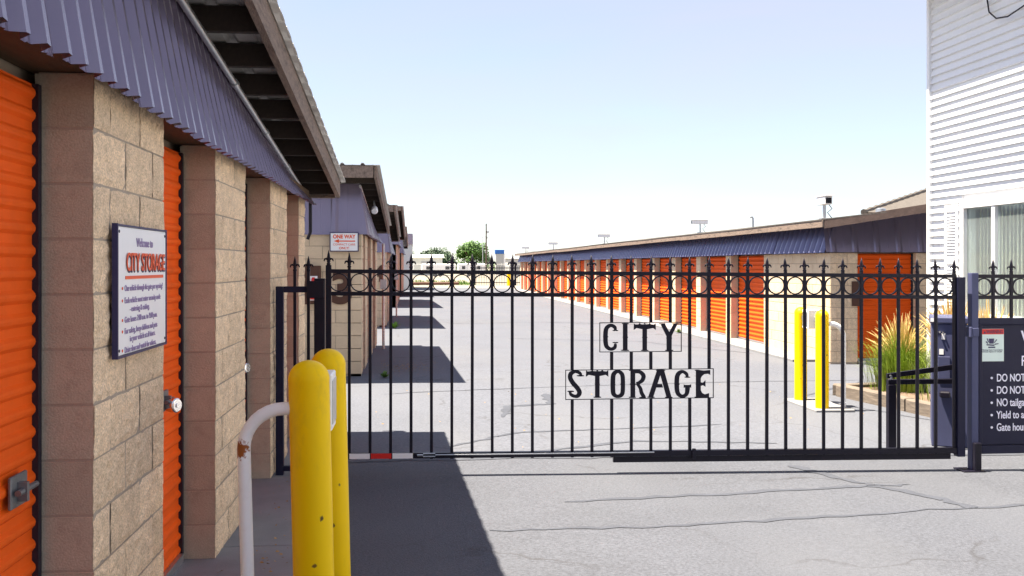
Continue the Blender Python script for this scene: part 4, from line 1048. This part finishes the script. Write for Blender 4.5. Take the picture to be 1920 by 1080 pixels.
def grass_clump(x, y, z, h, spread, nb_, np_, label, seed):
    rr = random.Random(seed); t = thing('ornamental_grass', label, 'ornamental grass', (x, y, z))
    b = MB()
    for i in range(nb_):
        a = rr.uniform(0, 2*math.pi); L = h*rr.uniform(.35, .92); out = spread*rr.uniform(.05, 1.0); w = rr.uniform(.005, .010); br = abs(rr.gauss(0, .16))
        ca, sa = math.cos(a), math.sin(a); bx, by = x + ca*br, y + sa*br; o = len(b.v); ns = 6
        for k in range(ns+1):
            q = k/ns; r = out*(.35*q + .65*q**2.4); zz = L*(q - .42*q**3*(out/spread)); ww = w*(1-q*.92)
            b.v += [(bx+ca*r-sa*ww, by+sa*r+ca*ww, z+zz), (bx+ca*r+sa*ww, by+sa*r-ca*ww, z+zz)]
            if k: p = o+2*k; b.f.append((p-2, p-1, p+1, p)); b.mi.append(0)
    build('blades', b, blade_m, t, (x, y, z))
    b = MB()
    for i in range(np_):
        a = rr.uniform(0, 2*math.pi); L = h*rr.uniform(.7, 1.08); out = spread*rr.uniform(.1, 1.2)
        ca, sa = math.cos(a), math.sin(a); P = []
        for k in range(7):
            q = k/6; r = out*(.3*q+.7*q*q); P.append((x+ca*r+rr.gauss(0, .004), y+sa*r+rr.gauss(0, .004), z + L*(q-.22*q**3*(out/spread))))
        b.tube(P[:5], .0022, 3, False)
        b.tube(P[4:], [.003, .0085, .002], 5, False)
    build('plumes', b, plume_m, t, (x, y, z))
grass_clump(6.62, 13.1, .0, 1.12, .43, 2600, 150, 'tall ornamental grass with tan plumes beside the white house corner', 3)
grass_clump(6.60, 11.75, .02, 1.42, .40, 700, 170, 'second clump of tan ornamental grass under the house window', 5)
grass_clump(6.62, 11.0, .02, 1.36, .38, 500, 130, 'third clump of tan ornamental grass behind the notice board', 8)

# litter, weeds
b = MB()
for k in range(420):
    c = R.random()
    if c < .5: x, y = R.gauss(-.15, .25), R.gauss(17.2, .5)
    elif c < .75: x, y = R.gauss(-.85, .15), R.uniform(5, 8.5)
    else: x, y = R.uniform(-.6, 6.5), R.uniform(9, 16)
    z = .012 + R.random()*.006 if x > -.6 or y > 9 else .04 + R.random()*.006
    z += gz(x); s = R.uniform(.006, .016); a = R.uniform(0, 6.28); ca, sa = math.cos(a)*s, math.sin(a)*s
    b.add([(x-ca, y-sa, z), (x+sa*.5, y-ca*.5, z+s*.5), (x+ca, y+sa, z+s*.2), (x-sa*.5, y+ca*.5, z)], [(0,1,2,3)])
o = build('leaf_litter', b, litter_m); o['kind'] = 'stuff'; o['label'] = 'scattered dry leaves and grit on the pavement'
def weed(x, y, z, s, label):
    b = MB(); rr = random.Random(int(x*100+y*10))
    for k in range(60):
        a = rr.uniform(0, 6.28); l = s*rr.uniform(.4, 1); e = rr.uniform(.3, 1.2); ca, sa = math.cos(a), math.sin(a)
        b.add([(x, y, z), (x+ca*l*.5*math.cos(e)-sa*l*.12, y+sa*l*.5*math.cos(e)+ca*l*.12, z+l*.5*math.sin(e)), (x+ca*l*math.cos(e), y+sa*l*math.cos(e), z+l*math.sin(e)), (x+ca*l*.5*math.cos(e)+sa*l*.12, y+sa*l*.5*math.cos(e)-ca*l*.12, z+l*.5*math.sin(e))], [(0,1,2,3)])
    tag(build('weed', b, weed_m, None, (x, y, z)), label, 'weed')
weed(-.62, 27.6, 0, .28, 'green weed at the foot of building four')
weed(-.5, 15.6, 0, .14, 'small green weed at the corner of building three')
weed(7.0, 26.2, gz(7)+.0, .16, 'small weed at the apron edge of the long right-hand building')
weed(5.35, 8.2, gz(5.3), .10, 'small green weed under the notice board')

# ------------------------------------------------------------------ far end of the lot
ff = thing('far_fence', 'low black iron fence closing the far end of the drive', 'fence', (8, 90, 0))
zf = gz(8)
build('rail', MB().box((5.2, 89.98, 1.45), (12, 90.02, 1.52)).box((5.2, 89.98, .12), (12, 90.02, .19)), iron, ff, (8, 90, 0))
bm = mesh(MB().box((-.016, -.016, 0), (.016, .016, 1.75)), iron, name='bar')
for k in range(46): inst('bar', bm, ff, (5.2 + .15*k, 90, -.1))
for x in (5.2, 8.9): build('post', MB().cbox((x-.08, 89.9, -.2), (x+.08, 90.1, 1.9), .01), iron, ff, (x, 90, 0))
bollard(8.15, 88.5, 1.2, .16, 0, 'tiny yellow bollard at the far iron fence', -.1)
bp = tag(build('barrier_pipe', MB().tube([(-.6, 86, .16), (1.4, 86.2, .16), (3.6, 86.1, .18)], .13, 10), number_brown, None, (1.5, 86, 0)), 'rusty brown pipe barrier lying across the far end of the drive', 'barrier')
b = MB()
for k in range(2600):
    x, y = R.uniform(-8, 5), R.uniform(87, 94) if R.random() < .8 else R.uniform(94, 110); s = R.uniform(.08, .3); a = R.uniform(0, 3.14)
    b.add([(x-.05*math.cos(a), y-.05*math.sin(a), 0), (x+.05*math.cos(a), y+.05*math.sin(a), 0), (x+R.uniform(-.06, .06), y, s)], [(0,1,2)])
o = build('grass_strip', b, weed_m); o['kind'] = 'stuff'; o['label'] = 'yellow green grass strip behind the pipe barrier'
# chain link fence: posts, rails
cf = thing('chain_link_fence', 'grey chain link fence across the vacant land beyond the lot', 'fence', (5, 128, 0))
for k in range(12): build('post', MB().tube([(-20+4.4*k, 128, -.2), (-20+4.4*k, 128, 1.9)], .04, 6), galv, cf, (-20+4.4*k, 128, 0))
build('rail', MB().tube([(-20, 128, 1.85), (28.4, 128, 1.85)], .03, 6), galv, cf, (4, 128, 1.8))
wm = MB()
for k in range(240):
    x = -20 + k*.2
    for s in (1, -1): wm.tube([(x, 128, 0), (x + s*1.85, 128, 1.85)], .006, 3, False)
build('wire_mesh', wm, galv, cf, (4, 128, 0))
# vehicles and sheds beyond
def far_shed(name, label, x0, x1, y, h, m, roofm=None, cat='building', ridge=.6):
    t = thing(name, label, cat, ((x0+x1)/2, y, 0))
    build('wall', MB().box((x0, y, -.5), (x1, y+9, h)), m, t, ((x0+x1)/2, y, 0))
    r = MB().add([(x0-.3, y-.3, h), (x1+.3, y-.3, h), (x1+.3, y+9.3, h), (x0-.3, y+9.3, h), (x0-.3, y+4.5, h+ridge), (x1+.3, y+4.5, h+ridge)], [(0,1,5,4),(2,3,4,5),(1,2,5),(3,0,4),(3,2,1,0)])
    build('roof', r, roofm or galv, t, ((x0+x1)/2, y, h))
    for k in range(3):
        xx = x0 + (x1-x0)*(k+.5)/3; build('door', MB().box((xx-.9, y-.04, 0), (xx+.9, y-.005, min(2.4, h*.8))), grey_wall, t, (xx, y, 0))
far_shed('metal_shed', 'long pale green metal shed far beyond the lot on the left', -12, 4.3, 170, 3.0, pale_wall, pale_wall)
far_shed('grey_shed', 'grey building behind the far iron fence', 17.2, 30, 185, 3.0, grey_wall, grey_wall, ridge=.2)
def rv(x, y, l, h, label):
    t = thing('parked_trailer', label, 'trailer', (x, y, 0), 'white trailers parked beyond the lot')
    build('body', MB().cbox((x, y, .5), (x+l, y+2.3, h), .15), white_plain, t, (x, y, 0))
    for q in (.4, .55): build('wheel', MB().tube([(x+l*q, y-.05, .35), (x+l*q, y+.25, .35)], .35, 12), lens_m, t, (x+l*q, y, .3))
    for q in (.15, .7): build('window', MB().box((x+l*q, y-.02, h*.55), (x+l*q+l*.12, y-.004, h*.8)), lens_m, t, (x+l*q, y, h*.6))
rv(.6, 150, 5.2, 1.95, 'white trailer parked beyond the lot, left one'); rv(6.2, 152, 4.2, 2.0, 'white trailer parked beyond the lot in front of the big tree'); rv(-6, 151, 5.5, 2.0, 'white trailer parked behind the left buildings, partly hidden')
# pylon sign
ps = thing('pylon_sign', 'tall grey pylon with a blue cap beyond the far fence', 'sign', (16.2, 200, 0))
build('shaft', MB().cbox((15.75, 199.5, -.3), (17.25, 200.5, 4.0), .03), grey_wall, ps, (16.5, 200, 0))
build('cap', MB().cbox((15.6, 199.3, 4.01), (17.45, 200.7, 4.85), .05), blue_cap, ps, (16.5, 200, 4.4))
build('side_fin', MB().cbox((17.3, 199.7, -.3), (17.75, 200.3, 4.0), .03), white_plain, ps, (17.5, 200, 0))
# utility pole with wires
up = thing('utility_pole', 'tall brown wooden utility pole beyond the lot', 'pole', (14.2, 205, 0))
build('pole', MB().tube([(14.2, 205, -.5), (14.2, 205, 10.3)], [.19, .12], 8), bark, up, (14.2, 205, 0))
build('insulator', MB().cbox((14.3, 204.9, 8.3), (14.8, 205.1, 8.8), .05).cbox((14.3, 204.9, 7.2), (14.5, 205.1, 7.6), .05), galv, up, (14.4, 205, 8.5))
tag(build('light_mast', MB().tube([(13.35, 203, -.3), (13.35, 203, 7.6)], .07, 6), galv, None, (13.35, 203, 0)), 'slim grey mast standing beside the utility pole', 'pole')
for i, (zz, dl) in enumerate(((10.0, -1.0), (7.6, -.8), (5.5, -.4), (4.9, .2))):
    pts = []
    for k in range(21):
        t = k/20; pts.append((14.2 - 90*t, 205, zz + dl*.9*t*1.0 - 1.2*t*(1-t)*2))
    pr = []
    for k in range(21):
        t = k/20; pr.append((14.2 + 110*t, 205 - 30*t, zz + dl*t*1.5 - 1.2*t*(1-t)*4))
    tag(build('overhead_wire', MB().tube(pts[::-1] + pr[1:], .022, 4, False), wire_m, None, (14.2, 205, zz)), ('highest', 'second highest', 'third highest', 'lowest')[i] + ' of the overhead wires on the utility pole', 'wire')
# trees
def tree(x, y, h, w, m, label, seed, n=2600, conifer=False):
    rr = random.Random(seed); t = thing('tree', label, 'tree', (x, y, 0), 'trees on the horizon')
    tb = MB().tube([(x, y, -.3), (x+.1, y, h*.35), (x-.05, y, h*.8)], [w*.055, w*.04, w*.012], 8)
    for k in range(6):
        a = rr.uniform(0, 6.28); z = h*rr.uniform(.2, .5); tb.tube([(x, y, z), (x+math.cos(a)*w*.3, y+math.sin(a)*w*.3, z+h*.25)], [w*.025, w*.008], 5)
    build('trunk', tb, bark, t, (x, y, 0))
    b = MB(); cl = []
    for k in range(26):
        if conifer: zz = h*rr.uniform(.1, 1); q = w*.5*(1.02-zz/h); a = rr.uniform(0, 6.28); cl.append((x+math.cos(a)*q*.7, y+math.sin(a)*q*.7, zz, w*.12+.2))
        else:
            a = rr.uniform(0, 6.28); e = rr.uniform(-.6, 1.3); q = rr.uniform(.45, .95)
            cl.append((x+math.cos(a)*math.cos(e)*w*.38*q, y+math.sin(a)*math.cos(e)*w*.38*q, h*.56+math.sin(e)*h*.36*q, w*rr.uniform(.10, .2)))
    for k in range(n):
        c = rr.choice(cl); d = Vector((rr.gauss(0, 1), rr.gauss(0, 1), rr.gauss(0, 1))).normalized()*c[3]*rr.uniform(.5, 1.08)
        p = Vector(c[:3]) + d; s = w*rr.uniform(.018, .036)
        u = Vector((rr.gauss(0, 1), rr.gauss(0, 1), rr.gauss(0, 1))).normalized(); v = u.orthogonal().normalized()
        b.add([p-u*s, p+v*s*.6, p+u*s, p-v*s*.6], [(0,1,2,3)])
    build('crown', b, m, t, (x, y, h*.5))
tree(11.6, 215, 6.9, 8.6, leaf_a, 'big bright green tree beside the utility pole', 1, 5200)
tree(4.4, 225, 5.4, 9.0, leaf_b, 'rounded blue-green tree left of the big bright one', 2, 3600)
tree(.2, 222, 4.0, 4.4, leaf_a, 'small green tree beside the rounded blue-green one', 4, 2000)
tree(15.2, 222, 4.6, 4.0, leaf_b, 'pale tree between the utility pole and the pylon sign', 6, 2000)
for k, (x, h, lab) in enumerate(((-6.0, 6.2, 'leftmost dark conifer on the horizon'), (-1.2, 5.6, 'dark pointed conifer left of the rounded tree'), (-10, 5.8, 'dark conifer on the horizon behind the last left building'))):
    tree(x, 300, h, 2.6, leaf_b, lab, 20+k, 900, True)
b = MB()
for k in range(5200):
    x = R.uniform(-60, 60); q = .5 + .5*math.sin(x*.5)*math.sin(x*.21+1); z = R.random()**1.3*(2.2+2.2*q); y = 310 + R.uniform(-6, 6); s = R.uniform(.25, .55)
    u = Vector((R.gauss(0, 1), R.gauss(0, 1), R.gauss(0, 1))).normalized(); v = u.orthogonal().normalized(); p = Vector((x, y, z))
    b.add([p-u*s, p+v*s*.6, p+u*s, p-v*s*.6], [(0,1,2,3)])
o = build('distant_treeline', b, leaf_a); o['kind'] = 'stuff'; o['label'] = 'low green tree line on the horizon'
